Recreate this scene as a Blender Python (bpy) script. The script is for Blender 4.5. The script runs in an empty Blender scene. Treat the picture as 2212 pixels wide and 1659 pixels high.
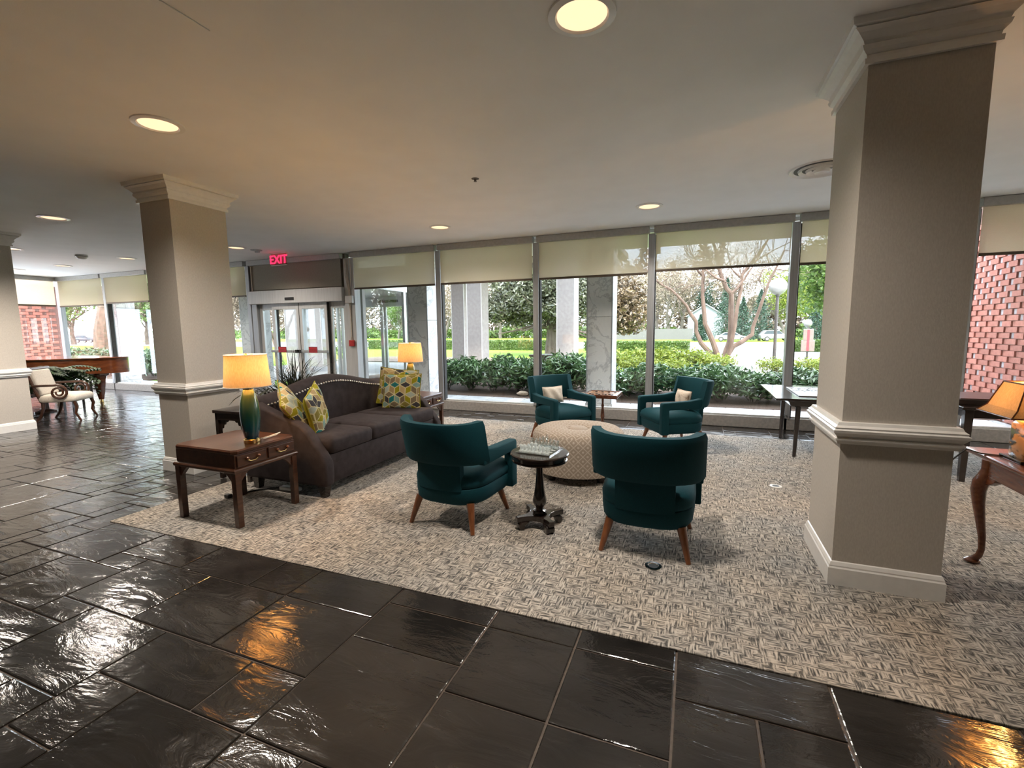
import bpy, bmesh, math, random
import numpy as np
from mathutils import Matrix, Vector
PI = math.pi
rad = math.radians
sc = bpy.context.scene
COL = sc.collection

# ------------------------------------------------------------------ camera
YAW, PIT, ROL, FPX, CAMH = .37475, .11874, -.01089, 1006.8, 1.35
_f = Vector((-math.sin(YAW) * math.cos(PIT), math.cos(YAW) * math.cos(PIT), -math.sin(PIT)))
_r = Vector((math.cos(YAW), math.sin(YAW), 0)); _u = _r.cross(_f)
_r2 = math.cos(ROL) * _r + math.sin(ROL) * _u; _u2 = -math.sin(ROL) * _r + math.cos(ROL) * _u
cd = bpy.data.cameras.new('camera'); cam = bpy.data.objects.new('camera', cd); COL.objects.link(cam)
cd.sensor_fit = 'HORIZONTAL'; cd.sensor_width = 36; cd.lens = 36 * FPX / 2212; cd.clip_start = .05; cd.clip_end = 600
cam.matrix_world = Matrix(((_r2.x, _u2.x, -_f.x, 0), (_r2.y, _u2.y, -_f.y, 0), (_r2.z, _u2.z, -_f.z, CAMH), (0, 0, 0, 1)))
sc.camera = cam

# ------------------------------------------------------------------ world, sun, exposure
W = bpy.data.worlds.new('world'); sc.world = W; W.use_nodes = True
nt = W.node_tree; nt.nodes.clear()
wo = nt.nodes.new('ShaderNodeOutputWorld'); bg = nt.nodes.new('ShaderNodeBackground')
tc = nt.nodes.new('ShaderNodeTexCoord'); nz = nt.nodes.new('ShaderNodeTexNoise'); cr = nt.nodes.new('ShaderNodeValToRGB')
nz.inputs['Scale'].default_value = 3.5; nz.inputs['Detail'].default_value = 6
cr.color_ramp.elements[0].position = .40; cr.color_ramp.elements[0].color = (.58, .70, .88, 1)
cr.color_ramp.elements[1].position = .60; cr.color_ramp.elements[1].color = (.97, .98, 1, 1)
nt.links.new(tc.outputs['Generated'], nz.inputs['Vector']); nt.links.new(nz.outputs['Fac'], cr.inputs['Fac'])
nt.links.new(cr.outputs['Color'], bg.inputs['Color']); nt.links.new(bg.outputs['Background'], wo.inputs['Surface'])
bg.inputs['Strength'].default_value = 2.35
sd = bpy.data.lights.new('sun', 'SUN'); sun = bpy.data.objects.new('sun', sd); COL.objects.link(sun)
sd.energy = 2.0; sd.angle = rad(12); sd.color = (1, .95, .86); sun.rotation_euler = (rad(38), 0, rad(20))
DOWN_W = 50; LAMP_W = 3.4
sc.view_settings.view_transform = 'Standard'; sc.view_settings.look = 'None'
sc.view_settings.gamma = 1; sc.view_settings.use_curve_mapping = False
sc.view_settings.exposure = 2.38
sc.cycles.transparent_max_bounces = 20
sc.cycles.max_bounces = 8; sc.cycles.diffuse_bounces = 4; sc.cycles.sample_clamp_indirect = 6
sc.cycles.caustics_reflective = False; sc.cycles.caustics_refractive = False

CEIL = 2.71; WY = 6.88

# ------------------------------------------------------------------ materials
def new_mat(name):
    m = bpy.data.materials.new(name); m.use_nodes = True
    n = m.node_tree.nodes; b = n['Principled BSDF']
    return m, m.node_tree, b
def N(t, typ, **kw):
    n = t.nodes.new(typ)
    for k, v in kw.items():
        if k in n.inputs: n.inputs[k].default_value = v
        else: setattr(n, k, v)
    return n
def c4(c): return (c[0], c[1], c[2], 1)
def ramp(t, fac, stops):
    r = t.nodes.new('ShaderNodeValToRGB'); e = r.color_ramp.elements
    e[0].position, e[0].color = stops[0][0], c4(stops[0][1]); e[1].position, e[1].color = stops[-1][0], c4(stops[-1][1])
    for p, c in stops[1:-1]:
        x = e.new(p); x.color = c4(c)
    t.links.new(fac, r.inputs['Fac']); return r
def coords(t, scale=(1, 1, 1), rot=(0, 0, 0), kind='Object'):
    tc = t.nodes.new('ShaderNodeTexCoord'); mp = t.nodes.new('ShaderNodeMapping')
    mp.inputs['Scale'].default_value = scale; mp.inputs['Rotation'].default_value = rot
    t.links.new(tc.outputs[kind], mp.inputs['Vector']); return mp.outputs['Vector']
def bump(t, b, height, strength, dist=.01):
    bp = t.nodes.new('ShaderNodeBump'); bp.inputs['Strength'].default_value = strength; bp.inputs['Distance'].default_value = dist
    t.links.new(height, bp.inputs['Height']); t.links.new(bp.outputs['Normal'], b.inputs['Normal'])
def mat(name, c1, c2=None, rough=.5, metal=0, scale=20, stretch=(1, 1, 1), bmp=0, bscale=None, spec=.5, sheen=0, bdist=.002, detail=4, lo=.35, hi=.65, coat=0, rand=0):
    m, t, b = new_mat(name)
    b.inputs['Roughness'].default_value = rough; b.inputs['Metallic'].default_value = metal
    b.inputs['Specular IOR Level'].default_value = spec
    if coat: b.inputs['Coat Weight'].default_value = coat; b.inputs['Coat Roughness'].default_value = .08
    if sheen: b.inputs['Sheen Weight'].default_value = sheen; b.inputs['Sheen Roughness'].default_value = .4; b.inputs['Sheen Tint'].default_value = c4(c2 or c1)
    if c2 is None: c2 = tuple(min(1, x * 1.12) for x in c1)
    v = coords(t, stretch)
    nz = N(t, 'ShaderNodeTexNoise', Scale=scale, Detail=detail); t.links.new(v, nz.inputs['Vector'])
    r = ramp(t, nz.outputs['Fac'], [(lo, c1), (hi, c2)])
    col = r.outputs['Color']
    if rand:
        oi = t.nodes.new('ShaderNodeObjectInfo'); hs = t.nodes.new('ShaderNodeHueSaturation')
        mr = N(t, 'ShaderNodeMapRange'); mr.inputs['To Min'].default_value = 1 - rand; mr.inputs['To Max'].default_value = 1 + rand
        t.links.new(oi.outputs['Random'], mr.inputs['Value']); t.links.new(mr.outputs['Result'], hs.inputs['Value'])
        t.links.new(col, hs.inputs['Color']); col = hs.outputs['Color']
    t.links.new(col, b.inputs['Base Color'])
    if bmp:
        nb = N(t, 'ShaderNodeTexNoise', Scale=bscale or scale * 2, Detail=6); t.links.new(v, nb.inputs['Vector'])
        bump(t, b, nb.outputs['Fac'], bmp, bdist)
    return m
def emit(name, col, s):
    m, t, b = new_mat(name); b.inputs['Base Color'].default_value = c4(col)
    b.inputs['Emission Color'].default_value = c4(col); b.inputs['Emission Strength'].default_value = s
    nz = N(t, 'ShaderNodeTexNoise', Scale=30); r = ramp(t, nz.outputs['Fac'], [(.3, tuple(x * .93 for x in col)), (.7, col)])
    t.links.new(r.outputs['Color'], b.inputs['Emission Color']); return m
def glass_mat(name, tint=(.97, .985, .98), base=.035, edge=.5):
    m, t, b = new_mat(name); t.nodes.remove(b); out = t.nodes['Material Output']
    tr = N(t, 'ShaderNodeBsdfTransparent'); tr.inputs['Color'].default_value = c4(tint)
    gl = N(t, 'ShaderNodeBsdfGlossy'); gl.inputs['Roughness'].default_value = .0; gl.inputs['Color'].default_value = (1, 1, 1, 1)
    lw = N(t, 'ShaderNodeLayerWeight', Blend=.5); pw = N(t, 'ShaderNodeMath', operation='POWER'); pw.inputs[1].default_value = 4
    ma = N(t, 'ShaderNodeMath', operation='MULTIPLY_ADD'); ma.inputs[1].default_value = edge; ma.inputs[2].default_value = base
    mx = N(t, 'ShaderNodeMixShader')
    t.links.new(lw.outputs['Facing'], pw.inputs[0]); t.links.new(pw.outputs[0], ma.inputs[0]); t.links.new(ma.outputs[0], mx.inputs['Fac'])
    t.links.new(tr.outputs[0], mx.inputs[1]); t.links.new(gl.outputs[0], mx.inputs[2]); t.links.new(mx.outputs[0], out.inputs['Surface'])
    return m
def cloth_through(name, c1, c2, transp, transl, scale=300, stretch=(1, 1, 1)):
    m, t, b = new_mat(name); out = t.nodes['Material Output']
    b.inputs['Roughness'].default_value = .9; b.inputs['Specular IOR Level'].default_value = .1
    v = coords(t, stretch); nz = N(t, 'ShaderNodeTexNoise', Scale=scale, Detail=3); t.links.new(v, nz.inputs['Vector'])
    r = ramp(t, nz.outputs['Fac'], [(.35, c1), (.65, c2)]); t.links.new(r.outputs['Color'], b.inputs['Base Color'])
    tl = N(t, 'ShaderNodeBsdfTranslucent'); t.links.new(r.outputs['Color'], tl.inputs['Color'])
    tr = N(t, 'ShaderNodeBsdfTransparent')
    m1 = N(t, 'ShaderNodeMixShader'); m1.inputs['Fac'].default_value = transl
    t.links.new(b.outputs[0], m1.inputs[1]); t.links.new(tl.outputs[0], m1.inputs[2])
    m2 = N(t, 'ShaderNodeMixShader'); m2.inputs['Fac'].default_value = transp
    t.links.new(m1.outputs[0], m2.inputs[1]); t.links.new(tr.outputs[0], m2.inputs[2]); t.links.new(m2.outputs[0], out.inputs['Surface'])
    return m
def leaf_mat(name, c1, c2, rough=.4, transl=.25, scale=1.5):
    m, t, b = new_mat(name); out = t.nodes['Material Output']
    b.inputs['Roughness'].default_value = rough
    at = N(t, 'ShaderNodeAttribute', attribute_name='tone')
    r = ramp(t, at.outputs['Fac'], [(0, c1), (1, c2)]); t.links.new(r.outputs['Color'], b.inputs['Base Color'])
    tl = N(t, 'ShaderNodeBsdfTranslucent'); t.links.new(r.outputs['Color'], tl.inputs['Color'])
    mx = N(t, 'ShaderNodeMixShader'); mx.inputs['Fac'].default_value = transl
    t.links.new(b.outputs[0], mx.inputs[1]); t.links.new(tl.outputs[0], mx.inputs[2]); t.links.new(mx.outputs[0], out.inputs['Surface'])
    return m

M = {}
M['ceiling'] = mat('ceiling_paint', (.88, .88, .87), (.91, .91, .90), rough=.8, scale=3, bmp=.35, bscale=420, bdist=.002, spec=.25)
M['wallpaper'] = mat('column_wallpaper', (.50, .46, .41), (.56, .52, .465), rough=.65, scale=160, stretch=(1, 1, .35), bmp=.3, bscale=240, bdist=.002, spec=.3)
M['wall'] = mat('wall_paint', (.72, .69, .63), (.76, .73, .67), rough=.7, scale=60)
M['trim'] = mat('trim_paint', (.80, .79, .77), (.84, .83, .81), rough=.28, scale=30)
M['alu'] = mat('brushed_aluminium', (.38, .40, .42), (.46, .48, .50), rough=.38, metal=.55, scale=50, stretch=(1, 1, .05))
M['alu_light'] = mat('satin_aluminium', (.58, .59, .59), (.66, .67, .67), rough=.35, metal=.35, scale=50, stretch=(1, 1, .05))
M['gasket'] = mat('dark_gasket', (.02, .02, .02), (.035, .033, .03), rough=.6)
M['sill'] = mat('sill_stone', (.34, .33, .32), (.44, .42, .40), rough=.35, scale=30)
M['glass'] = glass_mat('window_glass')
M['shade'] = cloth_through('roller_shade_fabric', (.80, .70, .55), (.86, .77, .63), .25, .60, 400, (1, .1, 1))
M['shade_unlit'] = mat('transom_blind_unlit', (.27, .255, .21), (.32, .30, .25), rough=.85, scale=220, stretch=(1, 1, .3))  # dark of the vestibule ceiling behind is put into the fabric colour
M['cassette'] = mat('cassette_metal', (.40, .40, .39), (.45, .45, .44), rough=.45, metal=.3, scale=25)
M['hem'] = mat('hem_bar_bronze', (.10, .075, .055), (.13, .10, .075), rough=.45, metal=.3)
M['black'] = mat('black_plastic', (.012, .012, .012), (.02, .02, .02), rough=.4)
M['white_plastic'] = mat('white_plastic', (.72, .72, .70), (.78, .78, .76), rough=.35)
M['red'] = mat('red_enamel', (.45, .02, .02), (.52, .03, .03), rough=.35)
M['red_dark'] = mat('dark_red_label', (.28, .02, .03), (.35, .03, .04), rough=.4)
M['grout'] = mat('floor_grout', (.085, .062, .048), (.12, .09, .07), rough=.55, scale=40)
M['brass'] = mat('brass', (.78, .55, .22), (.85, .63, .28), rough=.22, metal=1)
M['chrome'] = mat('chrome', (.8, .8, .8), (.85, .85, .85), rough=.12, metal=1)
M['nickel'] = mat('nickel', (.72, .68, .62), (.8, .76, .7), rough=.3, metal=1)
def wood(name, c1, c2, rough=.3, stretch=(14, 2, 14), coat=.3):
    return mat(name, c1, c2, rough=rough, scale=3, stretch=stretch, detail=8, lo=.3, hi=.7, coat=coat)
M['walnut'] = wood('walnut_wood', (.040, .015, .008), (.088, .034, .016), .28)
M['leg_wood'] = wood('chair_leg_wood', (.15, .048, .016), (.24, .085, .03), .35, (20, 20, 3))
M['mahogany'] = wood('mahogany_wood', (.10, .03, .014), (.19, .065, .028), .22)
M['dark_wood'] = wood('dark_espresso_wood', (.012, .008, .007), (.03, .018, .014), .18, (10, 2, 10), .6)
M['piano_wood'] = wood('piano_wood', (.10, .025, .01), (.22, .065, .02), .15, (2, 2, 8), .8)
M['teal'] = mat('teal_velvet', (.0015, .034, .046), (.002, .046, .060), rough=.75, scale=260, bmp=.15, bscale=500, spec=.2, sheen=.55)
M['brown_velvet'] = mat('brown_velvet', (.026, .0195, .020), (.040, .031, .032), rough=.8, scale=14, bmp=.1, bscale=500, spec=.2, sheen=.55)
M['cream_fabric'] = mat('cream_fabric', (.60, .54, .46), (.70, .64, .56), rough=.85, scale=60, bmp=.2, bscale=300)
M['linen_print'] = mat('printed_linen', (.30, .21, .15), (.58, .50, .42), rough=.85, scale=16, stretch=(.5, 1, 3), lo=.38, hi=.46, detail=5)
M['chrome_glass'] = glass_mat('crystal', (.90, .94, .93), .28, .7)
M['frost_glass'] = cloth_through('frosted_glass', (.75, .80, .79), (.85, .9, .89), .35, .5, 40)
M['mulch'] = mat('bark_mulch', (.05, .03, .022), (.13, .085, .06), rough=.9, scale=45, bmp=.8, bscale=60, bdist=.03)
M['lawn'] = mat('lawn_grass', (.085, .155, .015), (.15, .23, .028), rough=.9, scale=6, bmp=.5, bscale=150, bdist=.03, spec=.1)
M['asphalt'] = mat('pale_asphalt', (.14, .14, .145), (.175, .173, .175), rough=.85, scale=8)
M['concrete'] = mat('porch_concrete', (.34, .30, .28), (.40, .36, .335), rough=.75, scale=12, bmp=.1)
M['pave'] = mat('bluestone', (.38, .40, .42), (.50, .52, .54), rough=.55, scale=4, rand=.2)
M['mortar'] = mat('walk_mortar', (.55, .55, .54), (.62, .62, .61), rough=.8)
M['brick'] = mat('red_brick', (.34, .115, .085), (.42, .16, .12), rough=.8, scale=25, rand=.14, bmp=.2)
M['brick_pink'] = mat('brick_mortar', (.22, .11, .09), (.27, .14, .115), rough=.85, scale=40)
M['brick_grey'] = mat('recessed_brick', (.30, .26, .27), (.40, .36, .37), rough=.8, scale=20, rand=.25)
M['bark'] = mat('tree_bark', (.06, .042, .03), (.12, .095, .075), rough=.9, scale=12, stretch=(1, 1, .25), bmp=.4)
M['bark_tan'] = mat('smooth_tan_bark', (.07, .040, .028), (.125, .08, .058), rough=.8, scale=8, stretch=(1, 1, .4))
M['twig'] = mat('grey_twig', (.07, .058, .048), (.13, .11, .095), rough=.9)
M['rock'] = mat('bed_rock', (.38, .30, .22), (.55, .46, .36), rough=.85, scale=9, bmp=.4)

def slate():
    m, t, b = new_mat('polished_slate')
    oi = t.nodes.new('ShaderNodeObjectInfo')
    ge = t.nodes.new('ShaderNodeNewGeometry'); mp = t.nodes.new('ShaderNodeMapping'); t.links.new(ge.outputs['Position'], mp.inputs['Vector'])
    ad = N(t, 'ShaderNodeVectorMath', operation='MULTIPLY_ADD'); ad.inputs[1].default_value = (1, 1, 1)
    cb = t.nodes.new('ShaderNodeCombineXYZ'); ml = N(t, 'ShaderNodeMath', operation='MULTIPLY'); ml.inputs[1].default_value = 37
    t.links.new(oi.outputs['Random'], ml.inputs[0]); t.links.new(ml.outputs[0], cb.inputs['Z'])
    t.links.new(mp.outputs['Vector'], ad.inputs[0]); t.links.new(cb.outputs[0], ad.inputs[2])
    n1 = N(t, 'ShaderNodeTexNoise', Scale=5, Detail=8); t.links.new(ad.outputs[0], n1.inputs['Vector'])
    r = ramp(t, n1.outputs['Fac'], [(.3, (.014, .0125, .0120)), (.7, (.030, .027, .025))])
    hs = t.nodes.new('ShaderNodeHueSaturation'); mr = N(t, 'ShaderNodeMapRange'); mr.inputs['To Min'].default_value = .7; mr.inputs['To Max'].default_value = 1.35
    t.links.new(oi.outputs['Random'], mr.inputs['Value']); t.links.new(mr.outputs['Result'], hs.inputs['Value']); t.links.new(r.outputs['Color'], hs.inputs['Color'])
    t.links.new(hs.outputs['Color'], b.inputs['Base Color'])
    b.inputs['Roughness'].default_value = .12; b.inputs['Specular IOR Level'].default_value = .8
    mp2 = t.nodes.new('ShaderNodeMapping'); mp2.inputs['Scale'].default_value = (3.2, 9, 1); mp2.inputs['Rotation'].default_value = (0, 0, .35)
    t.links.new(ad.outputs[0], mp2.inputs['Vector'])
    n2 = N(t, 'ShaderNodeTexNoise', Scale=1.1, Detail=5, Roughness=.55, Distortion=1.2); t.links.new(mp2.outputs['Vector'], n2.inputs['Vector'])
    n3 = N(t, 'ShaderNodeTexNoise', Scale=26, Detail=4); t.links.new(ad.outputs[0], n3.inputs['Vector'])
    mx = N(t, 'ShaderNodeMath', operation='MULTIPLY_ADD'); mx.inputs[1].default_value = .10
    t.links.new(n3.outputs['Fac'], mx.inputs[0]); t.links.new(n2.outputs['Fac'], mx.inputs[2])
    bump(t, b, mx.outputs[0], .45, .012)
    return m
M['slate'] = slate()

def carpet():
    m, t, b = new_mat('woven_carpet'); b.inputs['Roughness'].default_value = .95; b.inputs['Specular IOR Level'].default_value = .1
    def streak(sx, sy, sh):
        v = coords(t, (sx, sy, 1)); n = N(t, 'ShaderNodeTexNoise', Scale=1, Detail=3, Roughness=.6); t.links.new(v, n.inputs['Vector'])
        return n.outputs['Fac']
    a = streak(14, 122, 0); c = streak(122, 14, 3)
    v = coords(t, (1, 1, 1)); n = N(t, 'ShaderNodeTexNoise', Scale=22, Detail=2); t.links.new(v, n.inputs['Vector'])
    st = N(t, 'ShaderNodeMapRange'); st.inputs['From Min'].default_value = .46; st.inputs['From Max'].default_value = .54
    t.links.new(n.outputs['Fac'], st.inputs['Value'])
    mx = N(t, 'ShaderNodeMix', data_type='FLOAT'); t.links.new(st.outputs[0], mx.inputs[0]); t.links.new(a, mx.inputs[2]); t.links.new(c, mx.inputs[3])
    r = ramp(t, mx.outputs[0], [(.37, (.075, .074, .073)), (.455, (.18, .172, .16)), (.53, (.42, .385, .345)), (.62, (.56, .52, .47))])
    n2 = N(t, 'ShaderNodeTexNoise', Scale=2.2, Detail=3); t.links.new(v, n2.inputs['Vector'])
    r2 = ramp(t, n2.outputs['Fac'], [(.35, (.82, .84, .86)), (.65, (1, .955, .90))])
    mm = N(t, 'ShaderNodeMix', data_type='RGBA', blend_type='MULTIPLY'); mm.inputs[0].default_value = 1
    t.links.new(r.outputs['Color'], mm.inputs[6]); t.links.new(r2.outputs['Color'], mm.inputs[7])
    t.links.new(mm.outputs[2], b.inputs['Base Color'])
    bump(t, b, mx.outputs[0], .5, .006)
    return m
M['carpet'] = carpet()

def marble():
    m, t, b = new_mat('white_marble'); b.inputs['Roughness'].default_value = .3
    v = coords(t, (1, 1, 1), (.4, .7, .3)); n1 = N(t, 'ShaderNodeTexNoise', Scale=2.2, Detail=12, Roughness=.68, Distortion=.9); t.links.new(v, n1.inputs['Vector'])
    r = ramp(t, n1.outputs['Fac'], [(.34, (.70, .71, .72)), (.46, (.76, .76, .77)), (.495, (.46, .47, .49)), (.53, (.76, .76, .76)), (.7, (.68, .69, .70))])
    t.links.new(r.outputs['Color'], b.inputs['Base Color']); return m
M['marble'] = marble()

def lamp_ceramic():
    m, t, b = new_mat('glazed_lamp_ceramic'); b.inputs['Roughness'].default_value = .12; b.inputs['Coat Weight'].default_value = .5
    tc = t.nodes.new('ShaderNodeTexCoord'); sp = t.nodes.new('ShaderNodeSeparateXYZ'); t.links.new(tc.outputs['Generated'], sp.inputs[0])
    v = coords(t, (22, 22, 1.5)); n = N(t, 'ShaderNodeTexNoise', Scale=1, Detail=4); t.links.new(v, n.inputs['Vector'])
    ma = N(t, 'ShaderNodeMath', operation='MULTIPLY_ADD'); ma.inputs[1].default_value = .9; t.links.new(n.outputs['Fac'], ma.inputs[0])
    sb = N(t, 'ShaderNodeMath', operation='SUBTRACT'); sb.inputs[1].default_value = .45; t.links.new(sp.outputs['Z'], sb.inputs[0]); t.links.new(sb.outputs[0], ma.inputs[2])
    r = ramp(t, ma.outputs[0], [(.05, (.004, .035, .06)), (.35, (.01, .07, .075)), (.6, (.022, .075, .045)), (.95, (.075, .115, .045))])
    t.links.new(r.outputs['Color'], b.inputs['Base Color']); return m
M['ceramic'] = lamp_ceramic()

def lattice():
    m, t, b = new_mat('lattice_upholstery'); b.inputs['Roughness'].default_value = .9; b.inputs['Specular IOR Level'].default_value = .1
    uv = t.nodes.new('ShaderNodeUVMap'); sp = t.nodes.new('ShaderNodeSeparateXYZ'); t.links.new(uv.outputs[0], sp.inputs[0])
    def mth(op, a, bb=None):
        n = N(t, 'ShaderNodeMath', operation=op)
        for i, x in enumerate((a, bb)):
            if x is None: continue
            if isinstance(x, (int, float)): n.inputs[i].default_value = x
            else: t.links.new(x, n.inputs[i])
        return n.outputs[0]
    k = PI / .078
    p = mth('ABSOLUTE', mth('SINE', mth('MULTIPLY', mth('ADD', sp.outputs[0], sp.outputs[1]), k)))
    q = mth('ABSOLUTE', mth('SINE', mth('MULTIPLY', mth('SUBTRACT', sp.outputs[0], sp.outputs[1]), k)))
    d = mth('MINIMUM', p, q); e = mth('MULTIPLY', p, q)
    line = mth('LESS_THAN', d, .20); dot = mth('GREATER_THAN', e, .86)
    f = mth('MAXIMUM', line, dot)
    r = ramp(t, f, [(.0, (.36, .30, .245)), (1, (.54, .475, .41))]); t.links.new(r.outputs['Color'], b.inputs['Base Color']); return m
M['lattice'] = lattice()

def vcol_mat(name, attr='print', rough=.85):
    m, t, b = new_mat(name); b.inputs['Roughness'].default_value = rough; b.inputs['Specular IOR Level'].default_value = .15
    a = N(t, 'ShaderNodeAttribute', attribute_name=attr)
    n = N(t, 'ShaderNodeTexNoise', Scale=300); v = coords(t); t.links.new(v, n.inputs['Vector'])
    r = ramp(t, n.outputs['Fac'], [(.3, (.85, .85, .85)), (.7, (1, 1, 1))])
    mm = N(t, 'ShaderNodeMix', data_type='RGBA', blend_type='MULTIPLY'); mm.inputs[0].default_value = 1
    t.links.new(a.outputs['Color'], mm.inputs[6]); t.links.new(r.outputs['Color'], mm.inputs[7]); t.links.new(mm.outputs[2], b.inputs['Base Color'])
    return m
M['cushion_print'] = vcol_mat('cushion_print')
M['lamp_paint'] = mat('painted_lamp_base', (.05, .045, .02), (.50, .33, .15), rough=.2, scale=14, stretch=(1, 1, 2.5), lo=.42, hi=.52, coat=.5)
M['lampshade'] = cloth_through('linen_lampshade', (.60, .46, .28), (.70, .55, .36), .0, .10, 160, (1, 1, .25))
M['downlight_lens'] = emit('downlight_lens', (1, .66, .40), .27)
M['can'] = mat('downlight_can', (.72, .66, .58), (.78, .72, .64), rough=.4)
M['exit_red'] = emit('exit_letters', (1, .02, .08), .45)
M['exit_panel'] = glass_mat('exit_panel_acrylic', (.95, .62, .66), .06, .4)
M['globe'] = mat('white_globe', (.20, .19, .19), (.24, .23, .225), rough=.25, scale=4)
M['post'] = mat('bronze_post', (.028, .022, .02), (.045, .036, .032), rough=.45)
M['fence'] = mat('weathered_fence', (.085, .082, .08), (.125, .12, .113), rough=.85, scale=6, stretch=(4, 4, .5))
M['siding'] = mat('white_siding', (.16, .172, .19), (.19, .20, .22), rough=.6)
M['roof'] = mat('grey_roof', (.16, .16, .17), (.2, .2, .21), rough=.8)
M['car_white'] = mat('white_car_paint', (.22, .225, .235), (.26, .265, .27), rough=.2, coat=.6)
M['car_dark'] = mat('dark_car_paint', (.03, .035, .045), (.05, .055, .065), rough=.2, coat=.6)
M['car_glass'] = mat('car_glass', (.03, .04, .05), (.05, .06, .07), rough=.08)
M['tyre'] = mat('tyre_rubber', (.02, .02, .02), (.03, .03, .03), rough=.7)
M['sign_pink'] = mat('sign_board', (.13, .09, .078), (.17, .12, .105), rough=.6)
M['urn'] = mat('planter_urn', (.62, .58, .54), (.7, .66, .62), rough=.6)
M['dark_pot'] = mat('dark_planter', (.02, .016, .014), (.04, .03, .026), rough=.4)
M['puzzle'] = mat('puzzle_print', (.10, .10, .12), (.75, .75, .78), rough=.3, scale=22, lo=.46, hi=.54)
M['tuft'] = mat('tuft_fabric', (.40, .34, .29), (.46, .40, .34), rough=.9, scale=120)
M['checker_dark'] = mat('dark_square_wood', (.06, .02, .012), (.09, .03, .018), rough=.3)
M['checker_light'] = mat('light_square_wood', (.45, .24, .10), (.55, .31, .14), rough=.3)
M['cord'] = mat('cord_black', (.01, .01, .01), (.015, .015, .015), rough=.5)
M['cord_white'] = mat('cord_white', (.6, .57, .5), (.7, .66, .58), rough=.4)
# foliage
M['leaf_laurel'] = leaf_mat('laurel_leaf', (.016, .045, .018), (.13, .23, .09), .22, .15)
M['leaf_magnolia'] = leaf_mat('magnolia_leaf', (.042, .052, .032), (.165, .17, .11), .25, .1)
M['leaf_bronze'] = leaf_mat('bronze_leaf', (.05, .034, .018), (.20, .14, .08), .3, .1)
M['leaf_lime'] = leaf_mat('lime_leaf', (.07, .11, .012), (.22, .26, .035), .5, .4)
M['leaf_spring'] = leaf_mat('spring_leaf', (.035, .08, .014), (.15, .22, .05), .45, .35)
M['leaf_hedge'] = leaf_mat('hedge_leaf', (.035, .075, .012), (.13, .19, .035), .4, .25)
M['leaf_conifer'] = leaf_mat('conifer_needles', (.012, .035, .022), (.045, .09, .055), .5, .15)
M['leaf_tan'] = leaf_mat('budding_twigs', (.11, .083, .06), (.30, .245, .18), .6, .3)
M['leaf_fern'] = leaf_mat('fern_frond', (.006, .018, .006), (.035, .075, .02), .5, .15)
M['leaf_dry'] = leaf_mat('dry_spiky_leaf', (.012, .013, .009), (.055, .060, .035), .5, .1)

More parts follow.
